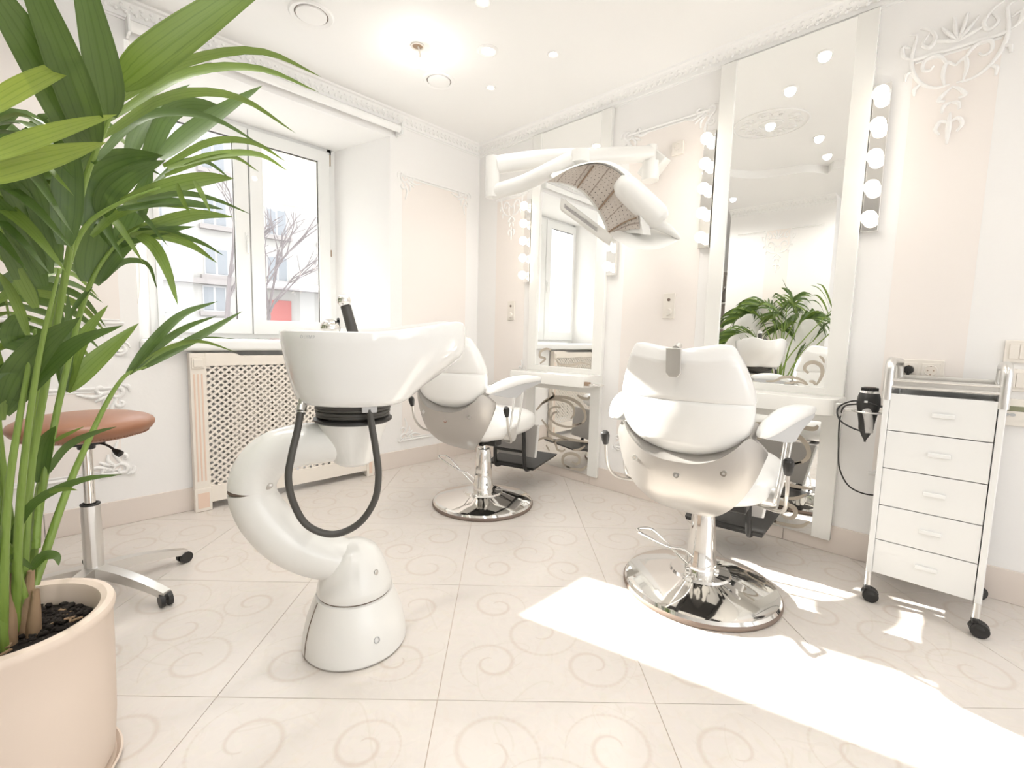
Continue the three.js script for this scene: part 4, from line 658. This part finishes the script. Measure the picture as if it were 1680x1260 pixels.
// ---------- hair processor on its folding arm ----------
{
  const t = thing('hair_processor', 'white hair processor hood hanging on a folding wall arm', 'hair processor', [2.1, 0, -1.45], -45.5 * D2R);
  const back = (w) => w.clone().sub(V(2.1, 0, -1.45)).applyAxisAngle(V(0, 1, 0), 45.5 * D2R);   // world -> local
  const wm = back(V(XM - 0.07, 2.0, -1.435)), wl = back(V(XM, 2.0, -1.435));
  obj('wall_mount', [bar(V(wm.x, 1.93, wm.z), V(wm.x, 2.035, wm.z), 0.05, 36), bar(V(wm.x, 2.03, wm.z), V(wm.x, 2.13, wm.z), 0.03, 30), orient(new RoundedBoxGeometry(0.10, 0.075, 0.16, 3, 0.008).translate(0, 0.036, 0), V(wm.x, 2.02, wm.z), V(wl.x, 2.02, wl.z))], M.shellWhite, t);
  const el = V(-0.56, 0, -0.16);
  obj('upper_arm', [vtube([[wm.x, 2.085, wm.z], [0.0, 2.03, -0.27], [-0.3, 1.985, -0.2], [el.x + 0.02, 1.935, el.z]], [0.035, 0.038, 0.038, 0.036], 40, 20, 1.3)], M.shellWhite, t);
  obj('elbow', [bar(V(el.x, 1.76, el.z), V(el.x, 1.975, el.z), 0.038, 32)], M.shellWhite, t);
  obj('lower_arm', [vtube([[el.x, 1.79, el.z], [-0.40, 1.825, -0.12], [-0.28, 1.865, -0.06], [-0.14, 1.93, -0.03]], [0.034, 0.036, 0.036, 0.034], 40, 20, 1.2), bar(V(-0.1, 1.905, -0.02), V(-0.1, 1.965, -0.02), 0.048, 32)], M.shellWhite, t);
  const N = [[-0.278, 1.802], [-0.168, 1.793], [-0.072, 1.756], [0.011, 1.666], [0.055, 1.59], [0.072, 1.513]], F = [[-0.262, 1.818], [-0.14, 1.881], [0.001, 1.902], [0.114, 1.846], [0.182, 1.738], [0.222, 1.55]];
  const nc = curve(F.map(([x, y]) => V(x * 0.965, 1 + (y - 1) * 0.965, 0.09))), fc = curve(N.map(([x, y]) => V(x * 1.047, 1 + (y - 1) * 1.047, -0.12)));
  const inner = (u, v) => nc.getPoint(u).lerp(fc.getPoint(u), v).add(V(0.015 * Math.sin(Math.PI * v), 0.02 * Math.sin(Math.PI * v), 0));
  const outer = (u, v) => { const p = inner(u, v); return p.add(V(0.014 + 0.03 * u, 0.022 * (1 - u), -0.012)); };
  const hood = obj('hood', slab(40, 10, (u, v) => outer(u, v), (u, v) => inner(u, v), 0.9), M.shellWhite, t);
  const perf = canvasTex(512, 512, (c, w, h) => { c.fillStyle = 'rgb(205,196,187)'; c.fillRect(0, 0, w, h); for (let i = 0; i < 6; i++) { c.fillStyle = i % 2 ? 'rgba(120,104,92,0.5)' : 'rgba(215,208,200,0.5)'; c.fillRect(i * 90 + 20, 0, 12, h); } c.fillStyle = 'rgb(60,50,44)'; for (let y = 0; y < 9; y++) for (let x = 0; x < 14; x++) { c.beginPath(); c.arc(x * 37 + (y % 2) * 18 + 10, y * 57 + 26, 5, 0, 6.3); c.fill(); } });
  const linerMat = new THREE.MeshStandardMaterial({ map: perf, metalness: 0.15, roughness: 0.5 });
  const lg = gridGeo(40, 8, (u, v) => inner(0.03 + 0.94 * u, 0.06 + 0.88 * v).add(V(-0.004, -0.004, 0.002))), uv = []; for (let i = 0; i <= 40; i++) for (let j = 0; j <= 8; j++) uv.push(i / 40 * 2, j / 8); lg.setAttribute('uv', new THREE.Float32BufferAttribute(uv, 2)); lg.computeVertexNormals();
  linerMat.side = THREE.DoubleSide;
  const ln = obj('perforated_liner', lg, linerMat, hood);
  obj('heating_rod', [0.35, 0.62, 0.9].map((u) => tube([0.08, 0.35, 0.6, 0.9].map((v) => inner(u, v).add(V(-0.012, -0.012, 0))), 0.004, 16, 8)), M.hinge, ln);
  obj('lamp_bar', [vtube([[0.085, 1.80, 0.05], [0.115, 1.775, 0.055], [0.2, 1.70, 0.06], [0.29, 1.622, 0.06], [0.315, 1.60, 0.06]], [0.035, 0.06, 0.066, 0.064, 0.045], 40, 28)], M.shellWhite, t);
  obj('side_wing', slab(24, 8, (u, v) => { const p = curve([V(0.08, 1.505, 0.07), V(0.164, 1.462, 0.09), V(0.30, 1.462, 0.09), V(0.412, 1.515, 0.06)]).getPoint(u), q = curve([V(0.075, 1.55, -0.02), V(0.2, 1.60, -0.06), V(0.32, 1.61, -0.05), V(0.42, 1.53, 0.02)]).getPoint(u); return p.lerp(q, v).add(V(0, -0.01 * Math.sin(3.14 * v), 0.02 * Math.sin(3.14 * v))); },
    (u, v) => { const p = curve([V(0.08, 1.505, 0.07), V(0.164, 1.462, 0.09), V(0.30, 1.462, 0.09), V(0.412, 1.515, 0.06)]).getPoint(u), q = curve([V(0.075, 1.55, -0.02), V(0.2, 1.60, -0.06), V(0.32, 1.61, -0.05), V(0.42, 1.53, 0.02)]).getPoint(u); return p.lerp(q, v).add(V(0, 0.012, -0.022)); }, 0.8), M.shellWhite, t);
  obj('wing_tip', [vtube([[0.30, 1.595, 0.04], [0.36, 1.565, 0.045], [0.415, 1.523, 0.045]], [0.03, 0.022, 0.01], 20, 16)], M.shellWhite, t);
  const gw = obj('grille_wing', slab(16, 4, (u, v) => V(-0.205 + 0.27 * u, 1.69 - 0.165 * u + 0.035 * (v - 0.5) - 0.01, 0.075 - 0.05 * u + 0.055 * (v - 0.5)), (u, v) => V(-0.205 + 0.27 * u + 0.008, 1.69 - 0.165 * u + 0.035 * (v - 0.5) - 0.02, 0.055 - 0.05 * u + 0.055 * (v - 0.5)), 0.7), M.shellWhite, t);
  const gm = []; for (let i = 0; i < 7; i++) { const o = -0.018 + i * 0.006; gm.push(bar(V(-0.182, 1.672 + o, 0.075), V(-0.012, 1.568 + o, 0.045), 0.0024, 6)); }
  for (let i = 0; i < 4; i++) { const k = i / 3, x = -0.182 + 0.17 * k, y = 1.672 - 0.104 * k; gm.push(bar(V(x, y - 0.02, 0.077 - 0.03 * k), V(x, y + 0.02, 0.077 - 0.03 * k), 0.003, 6)); }
  obj('grille', gm, M.greyPanel, gw);
}
// ---------- stool ----------
{
  const t = thing('stool', 'brown leather stool on a five-star chrome base behind the palm', 'stool', [0.122, 0, -2.262]);
  const seat = obj('seat', lathe([[0.0001, 0.60], [0.12, 0.60], [0.15, 0.605], [0.175, 0.615], [0.193, 0.629], [0.2015, 0.642], [0.2025, 0.652], [0.197, 0.662], [0.182, 0.671], [0.155, 0.679], [0.11, 0.686], [0.05, 0.690], [0.0001, 0.690]], 72, 1.2), M.leather, t);
  const st = []; for (let i = 0; i < 110; i++) { const a = i / 110 * 6.283; st.push(box(0.006, 0.003, 0.003, 0.180, 0.6165, 0).rotateY(a)); }
  obj('stitching', st, M.leather, seat);
  obj('seat_plate', [bb(-0.05, 0.05, 0.578, 0.602, -0.05, 0.05, 0.006), cyl(0.03, 0.025, 0.03, 0, 0.575, 0)], M.black, t);
  const lv = obj('lever', tube([[0.02, 0.585, 0.03], [0.05, 0.578, 0.07], [0.075, 0.556, 0.10]], 0.004, 20, 8), M.black, t);
  obj('knob', orient(lathe([[0.0001, 0], [0.006, 0], [0.012, 0.02], [0.012, 0.032], [0.0001, 0.038]], 18), V(0.066, 0.562, 0.09), V(0.092, 0.54, 0.124)), M.black, lv);
  obj('gas_lift', [cyl(0.0165, 0.0165, 0.26, 0, 0.46, 0)], M.chrome, t);
  const col = obj('column', [lathe([[0.0001, 0.085], [0.030, 0.085], [0.0285, 0.35], [0.0001, 0.352]], 36)], M.satin, t);
  obj('collar', new THREE.TorusGeometry(0.0255, 0.0045, 8, 36).rotateX(Math.PI / 2).translate(0, 0.353, 0), M.black, col);
  for (let i = 0; i < 5; i++) {
    const a = (16 - i * 72) * D2R, R = (x, y, z) => V(x * Math.cos(a) + z * Math.sin(a), y, -x * Math.sin(a) + z * Math.cos(a));
    const f = (k) => slab(20, 1, (u, v) => { const x = 0.0 + 0.312 * u, y = 0.118 - 0.05 * u * u - 0.012 * u, h = 0.042 - 0.017 * u, w = 0.021 - 0.006 * u; return R(x, v < 0.5 ? y - h : y, k * w); }, (u, v) => { const x = 0.0 + 0.312 * u, y = 0.118 - 0.05 * u * u - 0.012 * u, h = 0.042 - 0.017 * u, w = 0.021 - 0.006 * u; return R(x, v < 0.5 ? y - h : y, -k * w); }, 0.6);
    const leg = obj('leg', f(1), M.satin, t);
    const b = i * 1.3 + 0.4, cz = obj('castor', [-1, 1].map((s) => cyl(0.024, 0.024, 0.014, 0, 0.0245, 0, 22).translate(0, -0.0245, 0).rotateX(Math.PI / 2).translate(0, 0.0245, s * 0.012)).concat([box(0.02, 0.026, 0.022, 0, 0.036, 0, 0.005)]), M.black, leg);
    const p = R(0.305, 0, 0); cz.position.set(p.x, 0, p.z); cz.rotation.y = b;
  }
}
// ---------- ceiling fittings ----------
function downlight(x, z, r, label, cd = SPOT_CD, y = CEIL) {
  const t = thing('ceiling_spotlight', label, 'lamp', [x, y, z], 0, 'recessed ceiling spotlights');
  obj('trim_ring', lathe([[r * 0.72, -0.002], [r, -0.006], [r * 1.25, -0.001], [r * 1.25, 0.0], [r * 0.72, 0.0], [r * 0.72, -0.002]], 40).translate(0, -0.0006, 0), M.plaster, t);
  obj('glowing_lens', lathe([[0.0001, -0.009], [r * 0.5, -0.008], [r * 0.74, -0.003], [r * 0.74, -0.001], [0.0001, -0.001]], 32), M.lampGlow, t);
  const l = new THREE.SpotLight(LAMP, cd, 0, 1.35, 0.8); l.position.set(0, -0.014, 0); l.target.position.set(0, -1, 0); l.castShadow = true; l.shadow.radius = 1.5; l.name = 'spot_light'; t.add(l, l.target);
}
[[2.063, -1.757, 0.026, 'lit ceiling spotlight nearest the wall between the mirrors', 0.3], [2.071, -2.263, 0.026, 'lit ceiling spotlight nearest the far corner', 0.3], [1.806, -2.003, 0.046, 'larger lit ceiling spotlight with a glass ring between two smaller ones'], [1.537, -1.744, 0.034, 'lit ceiling spotlight cut by the top edge'],
  [2.27, -0.69, 0.032, 'lit ceiling spotlight mirrored at the top of the nearer mirror', 0.25], [2.0, -0.918, 0.036, 'lit ceiling spotlight mirrored second from the top', 0.35], [1.57, -1.147, 0.036, 'lit ceiling spotlight inside the plaster rosette'], [1.12, -0.944, 0.034, 'lit ceiling spotlight mirrored below the rosette'], [0.70, -0.97, 0.024, 'lit ceiling spotlight near the curved ceiling border']].forEach((a) => downlight(...a));
downlight(0.2, -1.87, 0.026, 'lit spotlight in the lowered ceiling border', 1.4, SOFF);
downlight(0.1, -2.3, 0.026, 'added fill spotlight in the lowered ceiling border, out of view by the window wall', 1.2, SOFF); downlight(0.1, -0.9, 0.026, 'added fill spotlight in the lowered ceiling border, out of view above the camera', 1.5, SOFF); downlight(0.1, 0.3, 0.026, 'added fill spotlight in the lowered ceiling border, out of view behind the camera', 1.5, SOFF);  // border spotlights added out of view to brighten the walls and chair backs
// spotlights added out of view behind the camera to brighten the room
[[1.9, 0.4], [1.0, 0.5], [1.9, 1.6], [1.0, 1.6], [1.9, 2.8], [1.0, 2.8]].forEach(([x, z]) => downlight(x, z, 0.034, 'added ceiling fill spotlight out of view behind the camera'));
{
  const o = thing('ceiling_rosette', 'round plaster scroll rosette on the ceiling, seen in the mirror', 'rosette', [1.57, CEIL, -1.147]);
  const list = []; for (let i = 0; i < 10; i++) { const q = curl(0.16, 0, 0.05, 2.6, 1.1, i % 2 ? 1 : -1), pts = []; for (let k = 0; k < q.length; k += 2) pts.push(V(q[k], -0.003, q[k + 1]).applyAxisAngle(V(0, 1, 0), i * 0.628)); list.push(vtube(pts, [0.005, 0.009, 0.006], 20, 6)); }
  for (const R of [0.075, 0.235]) list.push(new THREE.TorusGeometry(R, 0.007, 8, 60).rotateX(Math.PI / 2).translate(0, -0.003, 0));
  obj('scrollwork', list, M.plaster, o);
}
for (const [x, z, r, lab] of [[1.037, -2.425, 0.076, 'round white ceiling speaker nearer the palm'], [1.811, -2.441, 0.072, 'round white ceiling speaker nearer the far corner']]) {
  const t = thing('ceiling_speaker', lab, 'speaker', [x, CEIL, z], 0, 'round ceiling speakers');
  obj('rim', lathe([[r * 1.02, -0.004], [r * 1.28, -0.008], [r * 1.36, -0.001], [r * 1.36, 0], [r * 1.02, 0], [r * 1.02, -0.004]], 56).translate(0, -0.0005, 0), M.plaster, t);
  obj('painted_shadow_gap', lathe([[r * 0.9, -0.0012], [r * 1.03, -0.0012], [r * 1.03, -0.0005], [r * 0.9, -0.0005], [r * 0.9, -0.0012]], 48), M.rubber, t);  // dark ring colours in the shade between rim and grille
  obj('grille', lathe([[0.0001, -0.012], [r * 0.7, -0.0115], [r * 0.92, -0.009], [r * 0.94, -0.002], [0.0001, -0.002]], 56), M.plaster, t);
}
{
  const t = thing('loose_spotlight', 'lit bulb dangling out of an open round ceiling hole', 'lamp', [1.527, CEIL, -2.25]);
  obj('trim_ring', new THREE.TorusGeometry(0.031, 0.005, 8, 36).rotateX(Math.PI / 2).translate(0, -0.003, 0), M.socket, t);
  obj('open_hole', lathe([[0.0001, -0.0014], [0.029, -0.0014], [0.029, -0.0006], [0.0001, -0.0006]], 30), M.hinge, t);
  obj('wire', tube([[0.005, -0.002, 0], [0.012, -0.02, 0.0], [0.016, -0.045, 0.002], [0.018, -0.06, 0.004]], 0.005, 16, 8), M.socket, t);
  obj('bulb', lathe([[0.0001, -0.104], [0.022, -0.100], [0.026, -0.09], [0.012, -0.062], [0.0001, -0.06]], 28).translate(0.018, 0, 0.004), M.lampGlow, t);
  const p = new THREE.PointLight(LAMP, 0.1); p.position.set(0.018, -0.118, 0.004); p.castShadow = true; p.name = 'bulb_light'; t.add(p);
}
// ---------- potted palm ----------
{
  const t = thing('potted_palm', 'kentia palm with arching fronds in a peach clay pot', 'palm', [-0.065, 0, -1.38]);
  const pot = obj('pot', lathe([[0.0001, 0.014], [0.148, 0.014], [0.156, 0.03], [0.163, 0.12], [0.1665, 0.27], [0.1672, 0.366], [0.1715, 0.374], [0.173, 0.384], [0.170, 0.392], [0.158, 0.395], [0.147, 0.390], [0.1435, 0.379], [0.140, 0.28], [0.0001, 0.27]], 96), M.terracotta, t);
  obj('saucer', lathe([[0.0001, 0.001], [0.145, 0.001], [0.163, 0.006], [0.170, 0.020], [0.166, 0.022], [0.158, 0.013], [0.0001, 0.011]], 80), M.terracotta, t);
  const bits = [cyl(0.1405, 0.1405, 0.04, 0, 0.322, 0, 48)];
  for (let i = 0; i < 900; i++) { const a = rr(0, 6.283), r = 0.135 * Math.sqrt(rnd()), s = rr(0.0025, 0.007); bits.push(new THREE.IcosahedronGeometry(s, 0).scale(1.2, 0.8, 1).rotateY(a).translate(Math.cos(a) * r, 0.342 + rr(-0.002, 0.004) + 0.006 * Math.sin(a * 3 + r * 30), Math.sin(a) * r)); }
  obj('soil', bits, M.soil, t).userData.kind = 'stuff';
  const chips = []; for (let i = 0; i < 16; i++) { const a = rr(0, 6.283), r = 0.13 * Math.sqrt(rnd()); chips.push(box(rr(0.01, 0.022), 0.003, rr(0.004, 0.008)).rotateY(rr(0, 3)).translate(Math.cos(a) * r, 0.350, Math.sin(a) * r)); }
  obj('bark_chips', chips, M.husk, t).userData.kind = 'stuff';
  const off = V(0.065, 0, 1.38);
  function leafGeo(p, width, roll, eye) {   // folded lance-shaped blade along a 3-D path
    const c = curve(p), n = 12, P = [], idx = []; 
    for (let i = 0; i <= n; i++) {
      const s = i / n, q = c.getPoint(s), d = c.getTangent(s), view = eye.clone().sub(q).normalize();
      let side = new THREE.Vector3().crossVectors(d, view).normalize(); const nrm = new THREE.Vector3().crossVectors(side, d).normalize();
      side.applyAxisAngle(d, roll);
      const w = 0.5 * width * Math.pow(Math.sin(Math.PI * Math.pow(clamp(0.05 + 0.95 * s, 0, 1), 0.72)), 0.8) * (s > 0.995 ? 0.02 : 1);
      const fold = nrm.clone().applyAxisAngle(d, roll).multiplyScalar(-0.28 * w);
      const A = q.clone().addScaledVector(side, -w), B = q.clone().add(fold), C = q.clone().addScaledVector(side, w);
      for (const v of [A, B, C]) P.push(v.x, v.y, v.z);
      if (i < n) { const a = i * 3; for (const k of [0, 1]) idx.push(a + k, a + k + 1, a + k + 4, a + k, a + k + 4, a + k + 3); }
    }
    const g = new THREE.BufferGeometry(), uv = []; for (let i = 0; i <= n; i++) uv.push(0, i / n, 0.5, i / n, 1, i / n); g.setAttribute('uv', new THREE.Float32BufferAttribute(uv, 2)); g.setAttribute('position', new THREE.Float32BufferAttribute(P, 3)); g.setIndex(idx); g.computeVertexNormals(); return g;
  }
  const eyes = [V(0.065, 1.0, 1.38), V(1.2, 1.2, 0.6), V(0.4, 1.8, 1.2)];
  let count = 0;
  for (const fr of FRONDS) {
    const pts = fr.path.map((q) => V(...q).add(off)), n = pts.length;
    const f = obj('frond_stem', vtube(pts, [0.0085, 0.0075, 0.0062, 0.0048, 0.0036, 0.002], 60, 9), M.stemGreen, t);
    for (const l of fr.leaves) { const p = [0, 3, 6, 9].map((k) => V(l[k], l[k + 1], l[k + 2]).add(off)); obj('leaflet', leafGeo(p, l[12] * 1.05, l[13] * (count++ % 2 ? 1 : -1), eyes[0]), leafMats[l[14]], f); }
  }
  // further fronds spreading towards the window and the room, seen in the mirror
  const more = [[1.52, 0.60, 1.14, 0.2], [1.66, 0.52, 1.34, 0.12], [1.85, 0.34, 1.42, 0.08], [-1.75, 0.3, 1.28, 0.1], [3.1, 0.13, 1.44, 0.04], [0.35, 0.09, 1.32, 0.03], [2.7, 0.15, 1.22, 0.06]];
  for (const [az, reach, top, sag] of more) {
    const dx = Math.cos(az), dz = -Math.sin(az), P0 = V(0.03 * dx, 0.34, 0.03 * dz), P = (s, h) => V(dx * s, h, dz * s);
    const pts = [P0, P(reach * 0.12, 0.62 * top), P(reach * 0.3, 0.84 * top), P(reach * 0.55, 0.97 * top), P(reach * 0.82, top - sag * 0.35), P(reach, top - sag)];
    const c = curve(pts), f = obj('frond_stem', vtube(pts, [0.008, 0.0065, 0.005, 0.0035, 0.0015], 50, 8), M.stemGreen, t);
    for (let i = 0; i < 13; i++) for (const s of [1, -1]) {
      const u = 0.50 + 0.49 * i / 12, q = c.getPoint(u), d = c.getTangent(u), side = new THREE.Vector3().crossVectors(d, V(0, 1, 0)).normalize().multiplyScalar(s);
      const len = 0.24 * Math.sin(Math.PI * (0.28 + 0.62 * i / 12)) + 0.06, o = side.multiplyScalar(0.75).addScaledVector(d, 0.75).add(V(0, 0.28, 0)).normalize();
      const e = (k, g) => q.clone().addScaledVector(o, len * k).add(V(0, -g * len, 0));
      const pp = [q, e(0.35, 0.0), e(0.7, 0.10), e(0.97, 0.3 + rr(0, 0.15))]; for (const v of pp) { if (v.x < -0.235) v.x = -0.235 - (v.x + 0.235) * 0.05; }
      obj('leaflet', leafGeo(pp, 0.026, rr(-0.4, 0.4), eyes[2]), leafMats[i % 3 === 0 ? 1 : 0], f);
    }
  }
  for (const [x, z, h, lean] of [[0.0, 0.01, 0.16, 0.01], [-0.02, 0.02, 0.13, -0.02], [0.02, -0.01, 0.15, 0.02], [0.035, 0.0, 0.11, 0.01]]) obj('stem_sheath', vtube([[x, 0.33, z], [x + lean * 0.5, 0.33 + h / 2, z], [x + lean, 0.33 + h, z]], [0.014, 0.011, 0.006], 16, 9), M.husk, t);
}
// ---------- alcove furniture seen in the mirror ----------
{
  const bm = [std(0.03, 0.03, 0.035, 0.3), std(0.25, 0.22, 0.2, 0.3), std(0.6, 0.58, 0.55, 0.3)];
  for (const [z, lab] of [[-2.42, 'white shelf unit with dark bottles mirrored at the left mirror edge'], [-0.80, 'white shelf unit with dark bottles mirrored at the right mirror edge']]) {
    const t = thing('shelf_unit', lab, 'shelf', [-1.62, 0, z]);
    obj('side_panel', bb(-0.17, 0.15, 0.001, 2.0, -0.29, -0.272), M.lacquer, t); obj('side_panel', bb(-0.17, 0.15, 0.001, 2.0, 0.272, 0.29), M.lacquer, t); obj('back_panel', bb(-0.17, -0.158, 0.001, 2.0, -0.272, 0.272), M.skirting, t);
    for (const y of [0.1, 0.5, 0.85, 1.2, 1.55, 1.98]) obj('shelf_board', bb(-0.158, 0.15, y - 0.018, y, -0.272, 0.272), M.lacquer, t);
    let n = 0;
    for (const y of [1.2, 1.55]) for (let i = 0; i < 6; i++) {
      const h = 0.14 + 0.03 * ((i * 7 + n++) % 4), b = thing('bottle', 'tall product bottle on a shelf mirrored at the ' + (z < -2 ? 'left' : 'right') + ' mirror edge', 'bottle', [-1.56, y + 0.0005, z - 0.21 + i * 0.084], 0, z < -2 ? 'bottles on the left mirrored shelf' : 'bottles on the right mirrored shelf');
      obj('bottle_body', lathe([[0.0001, 0], [0.028, 0], [0.030, 0.004], [0.030, h * 0.75], [0.012, h * 0.88], [0.012, h], [0.0001, h]], 20), bm[(i + n) % 3 ? 0 : 1], b); obj('cap', cyl(0.014, 0.014, 0.03, 0, h + 0.012, 0, 16), bm[2], b);
    }
  }
}
// ---------- outside: yard building and bare trees ----------
{
  const fac = std(0.36, 0.35, 0.33, 0.9), band = std(0.27, 0.25, 0.24, 0.9), fr = std(0.42, 0.42, 0.42, 0.7), pane = std(0.20, 0.215, 0.23, 0.3), red = std(0.36, 0.12, 0.11, 0.7), wood = std(0.17, 0.15, 0.15, 0.9), pale = std(0.7, 0.7, 0.7, 0.8);
  const g = thing('yard_ground', 'pale snowy yard ground outside the window', 'ground', [0, 0, 0]); obj('ground_slab', bb(-30, 40, -1.7, -1.5, -40, ZO - 0.2), std(0.55, 0.55, 0.56, 0.9), g);
  const b = thing('apartment_building', 'pale apartment building across the yard, seen through the window', 'building', [0, 0, -16]);
  obj('wall', bb(-8, 16, -1.5, 7.0, -4, 0), fac, b); obj('string_course', bb(-8, 16, 2.3, 2.45, 0, 0.25), band, b); obj('plinth', bb(-8, 16, -1.5, -0.7, 0, 0.1), band, b);
  const win = (x, y, w, h) => { const f = obj('window', [bb(x - w / 2, x + w / 2, y - h / 2, y + h / 2, 0, 0.03)], fr, b); for (const s of [-1, 1]) obj('pane', bb(x + s * w / 4 - w * 0.2, x + s * w / 4 + w * 0.2, y - h * 0.44, y + h * 0.44, 0.028, 0.04), pane, f); obj('sill', bb(x - w / 2 - 0.1, x + w / 2 + 0.1, y - h / 2 - 0.12, y - h / 2, 0, 0.2), band, f); };
  for (const x of [-4, -1.6, 0.8, 2.4, 3.93, 5.62, 7.3, 9.5, 12]) { win(x, 4.4, 0.62, 0.85); win(x, 2.97, 0.62, 0.8); win(x, 5.95, 0.62, 0.85); }
  win(3.85, 1.9, 0.6, 0.75); win(2.2, 1.9, 0.6, 0.75);
  obj('entrance_canopy', bb(5.0, 7.3, 2.32, 2.46, 0, 1.1), pale, b); obj('entrance_door', bb(5.34, 6.0, -0.7, 1.98, 0, 0.06), red, b); obj('notice_board', bb(2.63, 3.06, 1.45, 1.86, 0, 0.05), std(0.7, 0.7, 0.7, 0.6), b);
  function tree(x, z, h, lab) {
    const o = thing('bare_tree', lab, 'tree', [x, -1.5, z], 0, 'bare winter trees in the yard'), list = [];
    const grow = (p, d, len, r, k) => {
      const e = p.clone().addScaledVector(d, len); list.push(bar(p, e, r, k > 3 ? 7 : 4, r * 0.7));
      if (k <= 0) return;
      const n = k > 3 ? 3 : 3; for (let i = 0; i < n; i++) { const q = p.clone().lerp(e, i === 0 ? 1 : rr(0.55, 1)); grow(q, d.clone().add(V(rr(-0.75, 0.75), rr(-0.1, 0.5), rr(-0.75, 0.75))).normalize(), len * rr(0.55, 0.8), r * 0.6, k - 1); }
    };
    grow(V(0, 0, 0), V(0.05, 1, 0), h * 0.36, 0.085, 5); obj('trunk_and_branches', list, wood, o);
  }
  tree(2.45, -10, 6.2, 'bare tree outside seen through the left pane'); tree(6.6, -13.5, 6.0, 'bare tree outside seen through the right pane');
}
scene.traverse((o) => { if (o.isMesh) finish(o); });
renderer.render(scene, camera);
